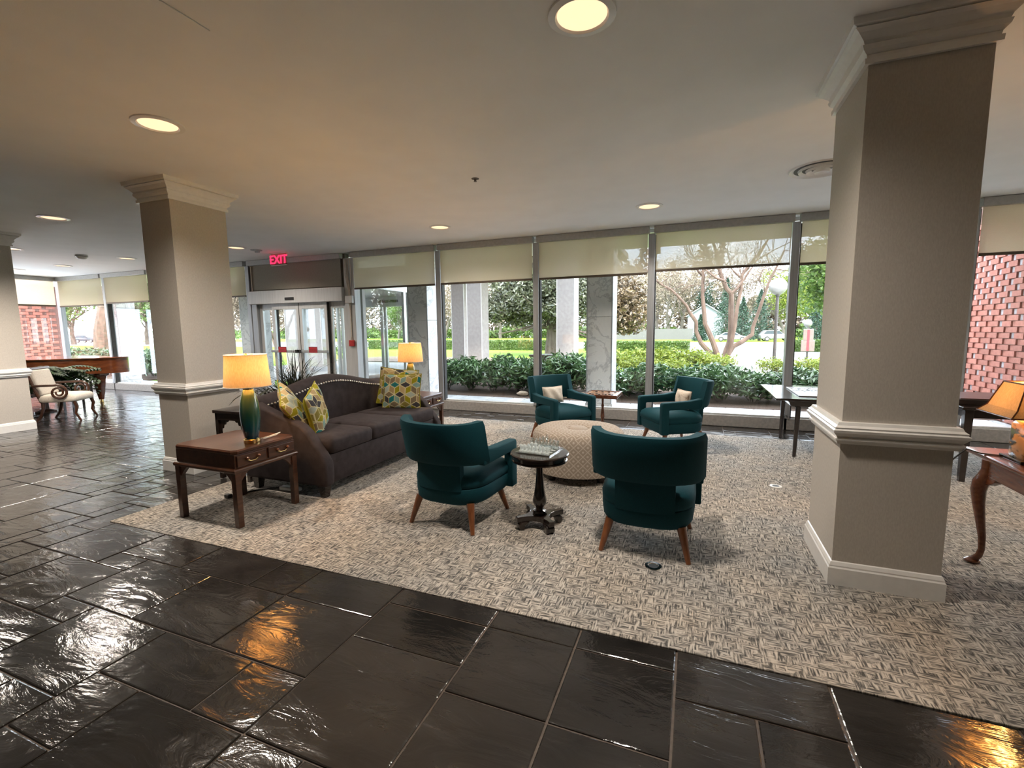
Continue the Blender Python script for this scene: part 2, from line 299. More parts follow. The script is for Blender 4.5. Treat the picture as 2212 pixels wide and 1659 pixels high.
# ------------------------------------------------------------------ mesh builders
class MB:
    def __init__(s): s.v = []; s.f = []
    def add(s, vs, fs):
        o = len(s.v); s.v += [tuple(v) for v in vs]; s.f += [tuple(i + o for i in f) for f in fs]; return s
    def box(s, x0, x1, y0, y1, z0, z1):
        return s.add([(x0, y0, z0), (x1, y0, z0), (x1, y1, z0), (x0, y1, z0), (x0, y0, z1), (x1, y0, z1), (x1, y1, z1), (x0, y1, z1)],
                     [(0, 3, 2, 1), (4, 5, 6, 7), (0, 1, 5, 4), (1, 2, 6, 5), (2, 3, 7, 6), (3, 0, 4, 7)])
    def prism(s, poly, a0, a1, axis='z'):
        n = len(poly)
        def P(p, a): return (p[0], p[1], a) if axis == 'z' else ((a, p[0], p[1]) if axis == 'x' else (p[0], a, p[1]))
        vs = [P(p, a0) for p in poly] + [P(p, a1) for p in poly]
        fs = [tuple(range(n))[::-1], tuple(range(n, 2 * n))] + [(i, (i + 1) % n, n + (i + 1) % n, n + i) for i in range(n)]
        return s.add(vs, fs)
    def loft(s, rings, cap0=True, cap1=True, closed=True):
        n = len(rings[0]); vs = [p for r in rings for p in r]; fs = []
        for k in range(len(rings) - 1):
            for i in range(n if closed else n - 1):
                j = (i + 1) % n; fs.append((k * n + i, k * n + j, (k + 1) * n + j, (k + 1) * n + i))
        if cap0: fs.append(tuple(range(n))[::-1])
        if cap1: fs.append(tuple(range((len(rings) - 1) * n, len(rings) * n)))
        return s.add(vs, fs)
    def lathe(s, prof, n=24, c=(0, 0), cap=True):
        rings = [[(c[0] + r * math.cos(2 * PI * i / n), c[1] + r * math.sin(2 * PI * i / n), z) for i in range(n)] for r, z in prof]
        return s.loft(rings, cap, cap)
    def tube(s, pts, rs, n=8, cap=True):
        pts = [Vector(p) for p in pts]
        if not hasattr(rs, '__len__'): rs = [rs] * len(pts)
        rings = []; up = None
        for i, p in enumerate(pts):
            d = (pts[min(i + 1, len(pts) - 1)] - pts[max(i - 1, 0)])
            d = d.normalized() if d.length > 1e-9 else Vector((0, 0, 1))
            if up is None: up = Vector((0, 0, 1)) if abs(d.z) < .9 else Vector((1, 0, 0))
            a = d.cross(up); a = a.normalized() if a.length > 1e-6 else d.orthogonal().normalized(); b = a.cross(d); up = b
            rings.append([tuple(p + (a * math.cos(2 * PI * k / n) + b * math.sin(2 * PI * k / n)) * rs[i]) for k in range(n)])
        return s.loft(rings, cap, cap)
    def sphere(s, c, r, n=16, m=10, sz=1):
        prof = [(max(1e-4, r * math.sin(PI * k / m)), c[2] - sz * r * math.cos(PI * k / m)) for k in range(m + 1)]
        return s.lathe(prof, n, (c[0], c[1]))
    def mesh(s, name, bevel=0, seg=2, smooth=False, ang=40, sub=0):
        me = bpy.data.meshes.new(name); me.from_pydata(s.v, [], s.f)
        bm = bmesh.new(); bm.from_mesh(me)
        bmesh.ops.recalc_face_normals(bm, faces=bm.faces)
        if bevel:
            ed = [e for e in bm.edges if len(e.link_faces) == 2 and e.calc_face_angle(0) > rad(30)]
            bmesh.ops.bevel(bm, geom=ed, offset=bevel, segments=seg, profile=.5, affect='EDGES', clamp_overlap=True)
        if sub: bmesh.ops.subdivide_edges(bm, edges=bm.edges, cuts=sub, use_grid_fill=True)
        bm.to_mesh(me); bm.free()
        if smooth: me.shade_smooth(); me.set_sharp_from_angle(angle=rad(ang))
        return me
    def build(s, name, m, parent=None, **kw):
        return obj(name, s.mesh(name, **kw), m, parent)
def obj(name, me, m, parent=None):
    o = bpy.data.objects.new(name, me); COL.objects.link(o)
    if m is not None and not me.materials: me.materials.append(M[m] if isinstance(m, str) else m)
    if parent is not None: o.parent = parent
    return o
def tag(o, label=None, cat=None, group=None, kind=None):
    if label: o['label'] = label
    if cat: o['category'] = cat
    if group: o['group'] = group
    if kind: o['kind'] = kind
    return o
def thing(name, label, cat, loc=(0, 0, 0), rz=0, group=None, kind=None):
    o = bpy.data.objects.new(name, None); COL.objects.link(o); o.location = loc; o.rotation_euler = (0, 0, rz)
    o.empty_display_size = .1
    return tag(o, label, cat, group, kind)
def copy_tree(o, parent=None):
    c = o.copy(); COL.objects.link(c); c.parent = parent
    for ch in list(o.children): copy_tree(ch, c)
    return c
def B(x0, x1, y0, y1, z0, z1): return MB().box(x0, x1, y0, y1, z0, z1)
def rrect(hx, hy, r, n=6):
    pts = []
    for cx, cy, a0 in ((hx - r, hy - r, 0), (-hx + r, hy - r, 90), (-hx + r, -hy + r, 180), (hx - r, -hy + r, 270)):
        for k in range(n + 1):
            a = rad(a0 + 90 * k / n); pts.append((cx + r * math.cos(a), cy + r * math.sin(a)))
    return pts
# ================================================================== ROOM SHELL
def struct(name, mb, m, label, **kw):
    return tag(mb.build(name, m, **kw), label, name.rstrip('0123456789_').split('_')[0] or name, None, 'structure')
def text_mesh(o):
    dg = bpy.context.evaluated_depsgraph_get(); me = bpy.data.meshes.new_from_object(o.evaluated_get(dg)); n = o.name
    bpy.data.objects.remove(o); q = bpy.data.objects.new(n, me); COL.objects.link(q); return q
X0, X1, Y0 = -14.8, 4.6, -4.6
random.seed(7)
floor = struct('floor', B(X0 - .2, X1 + .2, Y0 - .2, WY + .1, -.12, -.006), 'grout', 'polished black slate tile floor with brown grout joints')
# slate tiles on a .135 m module, sizes and joints as measured in front of the carpet
MOD, GX, GY = .135, -.03, 1.26
CARPET = (-3.88, X1, 1.93, 6.22)
fixed = [(-10, -6, 2, 4), (-10, -6, -2, 2), (-10, -6, 4, 7), (-14, -10, 0, 3), (-14, -10, 3, 7), (-6, -3, 1, 4), (-6, -3, 4, 7), (-6, -3, -2, 1),
         (-3, 0, 4, 7), (-3, 0, 1, 4), (-3, 0, -1, 1), (0, 4, 3, 7), (0, 2, 0, 3), (2, 4, 0, 3), (4, 8, 2, 6), (4, 8, -1, 2), (-18, -14, 0, 3), (-20, -16, 3, 7),
         (-16, -14, 3, 7), (-22, -18, 0, 3), (-16, -12, -2, 0), (-16, -14, -4, -2), (-14, -10, -5, -2), (-20, -16, -3, 0), (-12, -10, -2, 0), (-24, -20, 3, 6), (-28, -24, 2, 5), (-26, -22, -1, 2)]
gx0, gx1 = int((X0 - GX) / MOD) - 1, int((X1 - GX) / MOD) + 1
gy0, gy1 = int((-1.2 - GY) / MOD), int((WY - GY) / MOD) + 1
occ = np.zeros((gx1 - gx0, gy1 - gy0), bool); rects = []
def put(a, b, c, d): occ[a - gx0:b - gx0, c - gy0:d - gy0] = True; rects.append((a, b, c, d))
for r in fixed: put(*r)
for j in range(gy0, gy1):
    for i in range(gx0, gx1):
        if occ[i - gx0, j - gy0]: continue
        opts = [(4, 3), (4, 4), (3, 4), (4, 2), (3, 3), (2, 2), (3, 2), (2, 3), (4, 3)]; random.shuffle(opts)
        for w, h in opts + [(2, 1), (1, 2), (1, 1)]:
            if i + w <= gx1 and j + h <= gy1 and not occ[i - gx0:i + w - gx0, j - gy0:j + h - gy0].any():
                put(i, i + w, j, j + h); break
tiles = []
G = .0045
for a, b, c, d in rects:
    x0, x1, y0, y1 = GX + a * MOD + G, GX + b * MOD - G, GY + c * MOD + G, GY + d * MOD - G
    x0, x1, y1 = max(x0, X0), min(x1, X1), min(y1, WY - .02)
    if x1 - x0 < .03 or y1 - y0 < .03: continue
    if x0 > CARPET[0] + .02 and y0 > CARPET[2] + .02 and y1 < CARPET[3] - .02: continue
    tiles.append((x0, x1, y0, y1))
def tile_mesh(w, h, t=.006, bv=.004):
    mb = MB(); mb.loft([[(x, y, z) for x, y in ((i, i), (w - i, i), (w - i, h - i), (i, h - i))] for i, z in ((0, -t), (0, -.0015), (bv, 0))], False, True)
    return mb
def seen_size(t):
    cx, cy = (t[0] + t[1]) / 2, (t[2] + t[3]) / 2
    v = Vector((cx, cy, -CAMH)); dz = v.dot(_f)
    if dz < .5: return 0
    if abs(v.dot(_r2) / dz) > 1.2 or abs(v.dot(_u2) / dz) > .95: return 0
    return (t[1] - t[0]) * (t[3] - t[2]) / dz ** 3
tiles.sort(key=seen_size, reverse=True)
cache = {}
for t in tiles[:298]:
    k = (round(t[1] - t[0], 3), round(t[3] - t[2], 3))
    if k not in cache: cache[k] = tile_mesh(*k).mesh('slate_tile')
    o = obj('slate_tile', cache[k], 'slate', floor); o.location = (t[0], t[2], random.uniform(-.0008, .0008)); o.rotation_euler = (random.uniform(-.003, .003), random.uniform(-.003, .003), 0)
far = MB()
for t in tiles[298:]:
    a = tile_mesh(t[1] - t[0], t[3] - t[2]); far.add([(v[0] + t[0], v[1] + t[2], v[2]) for v in a.v], a.f)
tag(far.build('slate_tiling', 'slate', floor), kind='stuff')

tag(B(CARPET[0], CARPET[1], CARPET[2], CARPET[3], -.006, .006).build('carpet', 'carpet', bevel=.003),
    'beige and grey woven broadloom carpet inset in the slate floor', 'carpet', None, 'structure')
ceil = struct('ceiling', B(X0 - .2, X1 + .2, Y0 - .2, WY + .1, CEIL, CEIL + .4), 'ceiling', 'flat off-white textured plaster ceiling')
struct('wall_back', B(X0 - .2, X1 + .2, Y0 - .2, Y0, 0, CEIL), 'wall', 'beige wall behind the seating area')
struct('wall_right', B(X1, X1 + .2, Y0, WY + .1, 0, CEIL), 'wall', 'beige wall at the end of the window front')
struct('wall_left', B(X0 - .2, X0, Y0, 3.2, 0, CEIL), 'wall', 'beige wall beside the piano corner')

# ------------------------------------------------------------------ windows
def window(n, xa, xb, label, shade_bottom=2.10, shade_label=None, sill=True, jamb=True):
    w = thing('window_%d' % n, label, 'window', (0, 0, 0), 0, None, 'structure')
    h = .045
    if jamb:
        B(xb - h, xb + h, WY - .06, WY + .08, .15, CEIL - .09).build('mullion', 'alu', w, bevel=.004)
        B(xb + h, xb + h + .016, WY - .03, WY + .05, .15, 2.6).build('gasket', 'gasket', w)
    if sill:
        B(xa - .02, xb + .02, WY - .05, WY + .10, 0, .152).build('sill', 'sill', w, bevel=.006)
        B(xa + .045, xb - .045, WY - .02, WY + .04, .152, .175).build('bottom_rail', 'alu_light', w, bevel=.003)
    B(xa + .045, xb - .045, WY + .008, WY + .016, .17, CEIL - .02).build('pane', 'glass', w)
    if shade_label:
        s = thing('roller_shade', shade_label, 'shade', (0, 0, 0), 0, 'roller shades along the window front')
        B(xa + .03, xb - .03, WY - .12, WY - .03, CEIL - .095, CEIL - .004).build('cassette', 'cassette', s, bevel=.004)
        B(xa + .055, xb - .055, WY - .062, WY - .0605, shade_bottom, CEIL - .08).build('fabric', 'shade', s)
        B(xa + .055, xb - .055, WY - .07, WY - .053, shade_bottom - .032, shade_bottom).build('hem_bar', 'hem', s, bevel=.004)
    return w
XS = [-14.77, -12.9, -11.25, -9.75, -8.27]
nm = ['beside the corner post behind the piano', 'right of the piano tail', 'hidden by the left column', 'just left of the automatic door']
for i in range(4):
    window(i + 1, XS[i], XS[i + 1], 'floor to ceiling window bay ' + nm[i], [2.02, 2.05, 2.06, 2.06][i], 'beige roller shade half drawn on the window bay ' + nm[i])
XR = [-5.72, -3.97, -2.28, -.60, 1.12, 2.83, X1]
nm = ['right of the automatic door', 'showing the magnolia tree', 'showing a marble pillar and bronze foliage', 'showing the bare tree', 'cut by the near right column', 'showing the right brick wall']
for i in range(6):
    window(i + 5, XR[i], XR[i + 1], 'floor to ceiling window bay ' + nm[i], [2.095, 2.10, 2.10, 2.13, 2.12, 2.12][i], 'beige roller shade half drawn on the window bay ' + nm[i], jamb=i < 5)
# number on the mullion
fc = bpy.data.curves.new('bay_number', 'FONT'); fc.body = '26'; fc.size = .055; fc.align_x = 'CENTER'
fo = bpy.data.objects.new('bay_number', fc); COL.objects.link(fo); fc.materials.append(M['black'])
fo = text_mesh(fo); fo.location = (1.12, WY - .062, .165); fo.rotation_euler = (PI / 2, 0, 0); fo.parent = bpy.data.objects['window_8']
# left end wall windows
wl = thing('window_11', 'window of the left end wall looking onto the salmon brick wall', 'window', (0, 0, 0), 0, None, 'structure')
for y in (WY, 5.05, 3.2): B(X0 - .06, X0 + .07, y - .05, y + .05, 0, CEIL - .09).build('mullion', 'alu', wl, bevel=.004)
B(X0 - .08, X0 + .05, 3.2, WY, 0, .152).build('sill', 'sill', wl, bevel=.006)
for a, b in ((5.1, 6.83), (3.25, 5.0)): B(X0 - .02, X0 - .012, a, b, .152, CEIL).build('pane', 'glass', wl)
s = thing('roller_shade', 'beige roller shade on the left end window above the brick wall view', 'shade', group='roller shades along the window front')
B(X0 + .03, X0 + .12, 3.2, WY - .12, CEIL - .095, CEIL - .004).build('cassette', 'cassette', s, bevel=.004)
B(X0 + .06, X0 + .0615, 3.25, WY - .13, 2.04, CEIL - .08).build('fabric', 'shade', s)
B(X0 + .053, X0 + .07, 3.25, WY - .13, 2.005, 2.04).build('hem_bar', 'hem', s, bevel=.004)

# ------------------------------------------------------------------ automatic door
d = thing('door_1', 'aluminium automatic sliding glass entrance door with red push bar labels', 'door', (0, 0, 0), 0, None, 'structure')
B(-8.22, -8.08, WY - .05, WY + .10, 0, 2.1).build('jamb', 'alu', d, bevel=.004)
B(-5.90, -5.68, WY - .05, WY + .10, 0, CEIL - .09).build('jamb', 'alu_light', d, bevel=.004)
B(-8.2, -5.9, WY - .13, WY + .05, 1.87, 2.12).build('operator_header', 'alu_light', d, bevel=.008)
B(-7.24, -7.02, WY - .145, WY - .13, 1.925, 1.975).build('motion_sensor', 'black', d, bevel=.004)
B(-8.2, -5.9, WY, WY + .1, 2.12, CEIL).build('transom_panel', 'shade_unlit', d)
for xa, xb, y, st in ((-8.06, -7.63, 0, .075), (-7.69, -7.00, -.05, .07), (-7.00, -6.32, -.05, .07), (-6.34, -5.9, 0, .085)):
    lf = B(xa, xa + st, WY + y, WY + y + .045, .01, 1.87).build('door_leaf', 'alu_light', d, bevel=.003)
    B(xb - st, xb, WY + y, WY + y + .045, .01, 1.87).build('stile', 'alu_light', lf, bevel=.003)
    B(xa + st, xb - st, WY + y, WY + y + .045, 1.76, 1.87).build('top_rail', 'alu_light', lf, bevel=.003)
    B(xa + st, xb - st, WY + y, WY + y + .045, .01, .20).build('bottom_rail', 'alu_light', lf, bevel=.003)
    B(xa + st, xb - st, WY + y + .018, WY + y + .026, .2, 1.76).build('pane', 'glass', lf)
    B(xb - .006, xb + .006, WY + y - .004, WY + y + .05, .01, 1.87).build('weather_seal', 'gasket', lf)
for xa, xb in ((-7.70, -7.04), (-6.98, -6.32)):
    pb = B(xa, xb, WY - .12, WY - .075, .935, .985).build('push_bar', 'alu', d, bevel=.006)
    B(xb - .05 if xa < -7 else xa, xb if xa < -7 else xa + .05, WY - .125, WY - .05, .93, .99).build('bar_end', 'black', pb, bevel=.004)
    xl = xa + .20 if xa < -7 else xa + .24
    B(xl, xl + .2, WY - .126, WY - .118, .94, 1.05).build('warning_label', 'red_dark', pb)
    B(xl + .015, xl + .185, WY - .129, WY - .126, 1.005, 1.025).build('label_stripe', 'red', pb)
ts = thing('transom_shade', 'opaque blind above the automatic door, its grey-brown darkened for the dim vestibule behind', 'shade')
B(-8.2, -5.92, WY - .12, WY - .03, CEIL - .095, CEIL - .004).build('cassette', 'cassette', ts, bevel=.004)
B(-8.17, -5.95, WY - .06, WY - .057, 2.14, CEIL - .08).build('fabric', 'shade_unlit', ts)
# conduits with alarm boxes on the wide jamb
e = thing('fire_alarm_station', 'red pull station at the end of surface conduits beside the automatic door', 'alarm')
B(-5.83, -5.73, WY - .09, WY - .05, 1.06, 1.17).build('pull_box', 'red', e, bevel=.006)
for k, (xa, xb) in enumerate(((-5.86, -5.80), (-5.83, -5.79), (-5.80, -5.78), (-5.74, -5.77))):
    MB().tube([(xa, WY - .062, 2.6), (xa, WY - .062, 2.3), (xb, WY - .062, 2.05), (-5.80 + .012 * k, WY - .062, 1.95)], .007, 8).build('conduit', 'cream_fabric', e, smooth=True)
for k in (0, 1): MB().tube([(-5.80 + .03 * k, WY - .062, 1.85), (-5.785 + .01 * k, WY - .062, 1.7), (-5.785 + .01 * k, WY - .062, 1.25), (-5.80 + .03 * k, WY - .062, 1.16)], .007, 8).build('conduit', 'cream_fabric', e, smooth=True)
B(-5.86, -5.70, WY - .10, WY - .05, 1.83, 1.96).build('junction_box', 'white_plastic', e, bevel=.005)
tag(MB().tube([(-8.14, WY - .07, 2.6), (-8.14, WY - .07, 2.1)], .012, 8).build('conduit_pipe', 'cream_fabric', smooth=True), 'cream conduit pipe left of the door blind', 'pipe')

# ------------------------------------------------------------------ columns
def molding(prof, hx, hy):
    mb = MB(); mb.loft([[(sx * (hx + o), sy * (hy + o), z) for sx, sy in ((-1, -1), (1, -1), (1, 1), (-1, 1))] for o, z in prof], False, False); return mb
CROWN = [(0, 2.535), (.018, 2.535), (.020, 2.558), (.011, 2.562), (.013, 2.575), (.030, 2.592), (.036, 2.610), (.028, 2.614), (.034, 2.628), (.060, 2.655), (.078, 2.668), (.070, 2.674), (.088, 2.680), (.092, CEIL)]
RAIL = [(0, .755), (.018, .757), (.022, .770), (.030, .778), (.030, .786), (.022, .79), (.026, .797), (.040, .815), (.042, .828), (.034, .834), (.036, .842), (.024, .852), (.018, .866), (0, .868)]
BASE = [(.018, 0), (.018, .098), (.013, .105), (.013, .112), (.006, .128), (.0, .132)]
def column(cx, cy, hx, hy, label):
    c = thing('column', label, 'column', (cx, cy, 0), 0, None, 'structure')
    B(-hx, hx, -hy, hy, 0, CEIL).build('shaft', 'wallpaper', c)
    molding(CROWN, hx, hy).build('crown_molding', 'trim', c); molding(RAIL, hx, hy).build('chair_rail', 'trim', c); molding(BASE, hx, hy).build('baseboard', 'trim', c)
    return c
column(.925, 3.02, .225, .27, 'near square column by the right lamp table, beige wallpaper with white trim')
column(-4.63, 3.19, .205, .27, 'square beige column with white trim behind the left end table')
column(-9.03, 3.33, .27, .27, 'square beige column at the left edge beside the white armchair')

# ------------------------------------------------------------------ ceiling fixtures
def downlight_proto():
    t = thing('downlight', 'recessed round ceiling downlight', 'light')
    MB().loft([[(r * math.cos(2 * PI * i / 32), r * math.sin(2 * PI * i / 32), z) for i in range(32)] for r, z in ((.150, 0), (.148, -.008), (.118, -.012), (.112, -.006), (.108, .0))], False, False).build('trim_ring', 'trim', t, smooth=True)
    MB().lathe([(.109, -.0035), (.109, -.0025)], 32).build('lens', 'downlight_lens', t)
    return t
dl = downlight_proto()
spots = [(-.51, 2.18, 'above the near teal armchairs'), (-3.34, 2.18, 'above the near end table'), (-7.12, 3.34, 'between the two left columns'), (-7.03, 5.64, 'before the automatic door beside the exit sign'),
         (-3.24, 5.66, 'before the window right of the door'), (-.54, 5.68, 'above the back right teal armchair'), (-10.28, 4.22, 'partly cut by the far left column'), (-13.51, 5.59, 'farthest left over the piano corner'),
         (-11.98, 5.68, 'second from the piano corner'), (-9.8, 5.61, 'just left of the front left column'),
         (3.3, 4.2, 'over the right side tables'), (-7.6, 2.2, 'added out of view to light the left column'), (-5.2, -1.5, 'added behind the viewer as fill light')]  # last two are unseen fill lights, added to brighten the left column
for i, (x, y, w) in enumerate(spots):
    o = dl if i == 0 else copy_tree(dl)
    o.location = (x, y, CEIL); tag(o, 'recessed round warm downlight ' + w, 'light', 'recessed ceiling downlights')
    L = bpy.data.lights.new('downlight_lamp', 'SPOT'); lo = bpy.data.objects.new('downlight_lamp', L); COL.objects.link(lo)
    L.energy = DOWN_W * {2: 1.6, 11: 1.5}.get(i, 1); L.color = (1, .885, .76); L.spot_size = rad(150); L.spot_blend = .8; L.shadow_soft_size = .105
    lo.location = (x, y, CEIL - .02); lo['kind'] = 'helper'
ap = tag(B(-2.65, -2.10, .95, 1.64, CEIL - .006, CEIL - .001).build('access_panel', 'ceiling', bevel=.001), 'square ceiling access hatch flush with the plaster', 'hatch')
df = thing('air_diffuser', 'round ceiling air diffuser with concentric rings by the right column', 'vent', (.98, 4.97, CEIL))
for k, (r0, r1, z) in enumerate(((.26, .20, -.012), (.185, .14, -.022), (.125, .08, -.030), (.065, .002, -.036))):
    MB().lathe([(r0, -.001 if k == 0 else z + .022), (r0 - .008, z), (r1, z + .026), (r1 + .004, z + .03)], 40, cap=k == 3).build('ring', 'trim', df, smooth=True)
MB().lathe([(.215, -.003), (.215, -.0015)], 32).build('throat', 'black', df)
tag(MB().lathe([(.035, 0), (.033, -.004), (.012, -.006), (.010, -.022), (.016, -.026)], 16).build('sprinkler_head', 'hem', smooth=True), 'small dark sprinkler head in the ceiling centre', 'sprinkler').location = (-1.92, 4.02, CEIL)
sm = thing('smoke_detector', 'white smoke detector on the ceiling above the piano', 'detector', (-10.07, 5.05, CEIL))
MB().lathe([(.09, 0), (.09, -.02), (.07, -.06), (.05, -.075), (.002, -.078)], 24).build('housing', 'white_plastic', sm, smooth=True)
MB().lathe([(.091, -.024), (.0905, -.03)], 24).build('vent_slot', 'gasket', sm)
sm = thing('motion_detector', 'low ceiling detector before the automatic door', 'detector', (-6.95, 5.95, CEIL))
MB().lathe([(.09, 0), (.09, -.01), (.06, -.016)], 20).build('base_plate', 'alu', sm, smooth=True); B(-.02, .06, -.02, .02, -.045, -.012).build('sensor_body', 'alu', sm, bevel=.006)
ex = thing('exit_sign', 'illuminated red EXIT sign hanging from the ceiling before the door', 'sign', (-6.84, 6.3, 2.5))
B(-.19, .19, -.03, .03, .19, .21).build('housing', 'white_plastic', ex, bevel=.004)
B(-.175, .175, -.006, .006, 0, .19).build('panel', 'exit_panel', ex)
B(-.18, .18, -.012, .012, -.012, 0).build('lower_edge', 'white_plastic', ex, bevel=.003)
tcv = bpy.data.curves.new('letters', 'FONT'); tcv.body = 'EXIT'; tcv.size = .2; tcv.align_x = 'CENTER'; tcv.extrude = .003; tcv.offset = .004
to = bpy.data.objects.new('letters', tcv); COL.objects.link(to); tcv.materials.append(M['exit_red']); to = text_mesh(to); to.location = (0, -.011, .025); to.rotation_euler = (PI / 2, 0, 0); to.parent = ex
# ================================================================== FURNITURE
def d_outline(hx, yf, yb, n=14):
    """plan outline with a straight front and rounded rear, ccw"""
    pts = []
    r = .06
    for k in range(5): a = rad(90 * k / 4); pts.append((hx - r + r * math.cos(a), yf - r + r * math.sin(a)))
    for k in range(5): a = rad(90 + 90 * k / 4); pts.append((-hx + r + r * math.cos(a), yf - r + r * math.sin(a)))
    ys = -.02
    for k in range(n + 1):
        a = PI + PI * k / n; c, s_ = math.cos(a), math.sin(a)
        pts.append((hx * math.copysign(abs(c) ** .62, c), ys + (ys - yb) * math.copysign(abs(s_) ** .8, s_)))
    return pts
def inset(poly, d):
    n = len(poly); out = []
    for i in range(n):
        p0, p1, p2 = Vector(poly[i - 1]), Vector(poly[i]), Vector(poly[(i + 1) % n])
        a = (p1 - p0); b = (p2 - p1)
        na = Vector((-a.y, a.x)).normalized() if a.length > 1e-7 else Vector((0, 0)); nb = Vector((-b.y, b.x)).normalized() if b.length > 1e-7 else na
        m = (na + nb); m = m.normalized() if m.length > 1e-6 else na
        out.append(tuple(p1 + m * d))
    return out
def shrink(poly, d):
    xs = [p[0] for p in poly]; ys = [p[1] for p in poly]; cx, cy = (max(xs) + min(xs)) / 2, (max(ys) + min(ys)) / 2
    kx, ky = 1 - 2 * d / (max(xs) - min(xs)), 1 - 2 * d / (max(ys) - min(ys))
    return [(cx + (x - cx) * kx, cy + (y - cy) * ky) for x, y in poly]
def loft_outline(poly, levels):
    mb = MB(); mb.loft([[(x, y, z) for x, y in shrink(poly, d)] for z, d in levels], True, True); return mb

def armchair_proto():
    t = thing('armchair', 'teal armchair', 'armchair')
    out = d_outline(.275, .275, -.285)
    loft_outline(out, [(.175, .05), (.18, .02), (.20, .006), (.25, .0), (.285, .0), (.292, .004)]).build('seat_base', 'teal', t, smooth=True, ang=60)
    seat = d_outline(.275, .285, -.28)
    loft_outline(seat, [(.293, .006), (.300, -.002), (.335, -.004), (.37, .008), (.395, .04), (.408, .09), (.412, .16)]).build('seat_cushion', 'teal', t, smooth=True, ang=60)
    # curved back with wings
    rings = []
    n = 18
    for i in range(n + 1):
        u = -1 + 2 * i / n
        x = .292 * math.sin(u * 1.32) / math.sin(1.32); y = -.315 + .175 * abs(u) ** 2.3
        dx = .292 * 1.32 * math.cos(u * 1.32); dy = .175 * 2.3 * abs(u) ** 1.3 * (1 if u > 0 else -1)
        nrm = Vector((-dy, dx)).normalized()
        if nrm.y < 0: nrm = -nrm
        th = .036; ring = []
        zb, zt = .468, .745 + .012 * abs(u) ** 3
        for (s_, z) in ((-1, zb + .02), (-.75, zb), (.75, zb), (1, zb + .02), (1.0, zt - .03), (.7, zt), (-.7, zt), (-1, zt - .03)):
            lean = -.07 * (z - zb) / .28
            ring.append((x + nrm.x * th * s_, y + nrm.y * th * s_ + lean, z))
        rings.append(ring)
    MB().loft(rings).build('backrest', 'teal', t, smooth=True, ang=50)
    rings = []
    for i in range(13):
        u = -.45 + .90 * i / 12; x = .292 * math.sin(u * 1.32) / math.sin(1.32); y = -.272 + .175 * abs(u) ** 2.3
        rings.append([(x, y - .028 + yo, z) for yo, z in ((.006, .28), (.045, .28), (.045, .50), (-.012, .50), (-.004, .44), (.0, .36))])
    MB().loft(rings).build('back_support', 'teal', t, smooth=True, ang=40)
    for sx in (-1, 1):
        poly = [(-.20, .455), (.205, .455), (.205, .185), (.288, .185), (.288, .515), (.275, .535), (-.02, .545), (-.12, .56), (-.20, .575)]
        MB().prism(poly, sx * .245 if sx > 0 else -.315, .315 if sx > 0 else -.245, 'x').build('armrest', 'teal', t, bevel=.014, seg=3, smooth=True)
        for sy in (-1, 1):
            x, y = sx * .205, sy * .19 - (.02 if sy < 0 else 0)
            MB().tube([(x, y, .19), (x + sx * .045, y + sy * .055, .0)], [.027, .014], 12).build('leg', 'leg_wood', t, smooth=True)
    return t
ac = armchair_proto()
G_ = 'teal velvet armchairs around the ottoman'
ac.location = (-1.545, 2.90, .006); ac.rotation_euler.z = rad(-4.7); tag(ac, 'teal velvet armchair seen from behind beside the brown sofa, left of the chess table', group=G_)
for loc, rz, lab in (((-.245, 2.965, .006), 0, 'teal velvet armchair seen from behind, right of the round chess table'),
                     ((-1.5, 5.42, .006), -126.9, 'teal velvet armchair at the window facing right with a pale cushion'),
                     ((-.215, 5.545, .006), 120.7, 'teal velvet armchair at the window facing left with a printed cushion')):
    o = copy_tree(ac); o.location = loc; o.rotation_euler.z = rad(rz); tag(o, lab, 'armchair', G_)

# ---- cushions
def rhomb(u, v, s=.052):
    """rhombille tiling: returns colour of the printed block at u,v"""
    w = s * math.sqrt(3)
    best = None
    j0 = round(v / (1.5 * s))
    for j in (j0 - 1, j0, j0 + 1):
        off = (j % 2) * w / 2; i0 = round((u - off) / w)
        for i in (i0 - 1, i0, i0 + 1):
            cx, cy = i * w + off, j * 1.5 * s; dd = (u - cx) ** 2 + (v - cy) ** 2
            if best is None or dd < best[0]: best = (dd, i, j, u - cx, v - cy)
    _, i, j, du, dv = best
    a = math.degrees(math.atan2(dv, du)) % 360
    sec = int(((a + 30) % 360) // 120)
    hx = max(abs(du) * 2 / w, (abs(du) * .5 + abs(dv) * math.sqrt(3) / 2) * 2 / w)
    spoke = min(abs(((a + 30) % 120)), 120 - ((a + 30) % 120)) * PI / 180 * math.hypot(du, dv)
    pal = [(.30, .27, .015), (.02, .17, .17), (.055, .05, .055), (.34, .24, .12), (.20, .15, .09), (.38, .42, .36), (.50, .36, .18), (.22, .34, .30), (.26, .21, .05)]
    if hx > .93 or spoke < .0035: return (.62, .55, .32)
    random.seed((i * 73 + j * 151 + sec * 31) & 0xffff); return random.choice(pal)
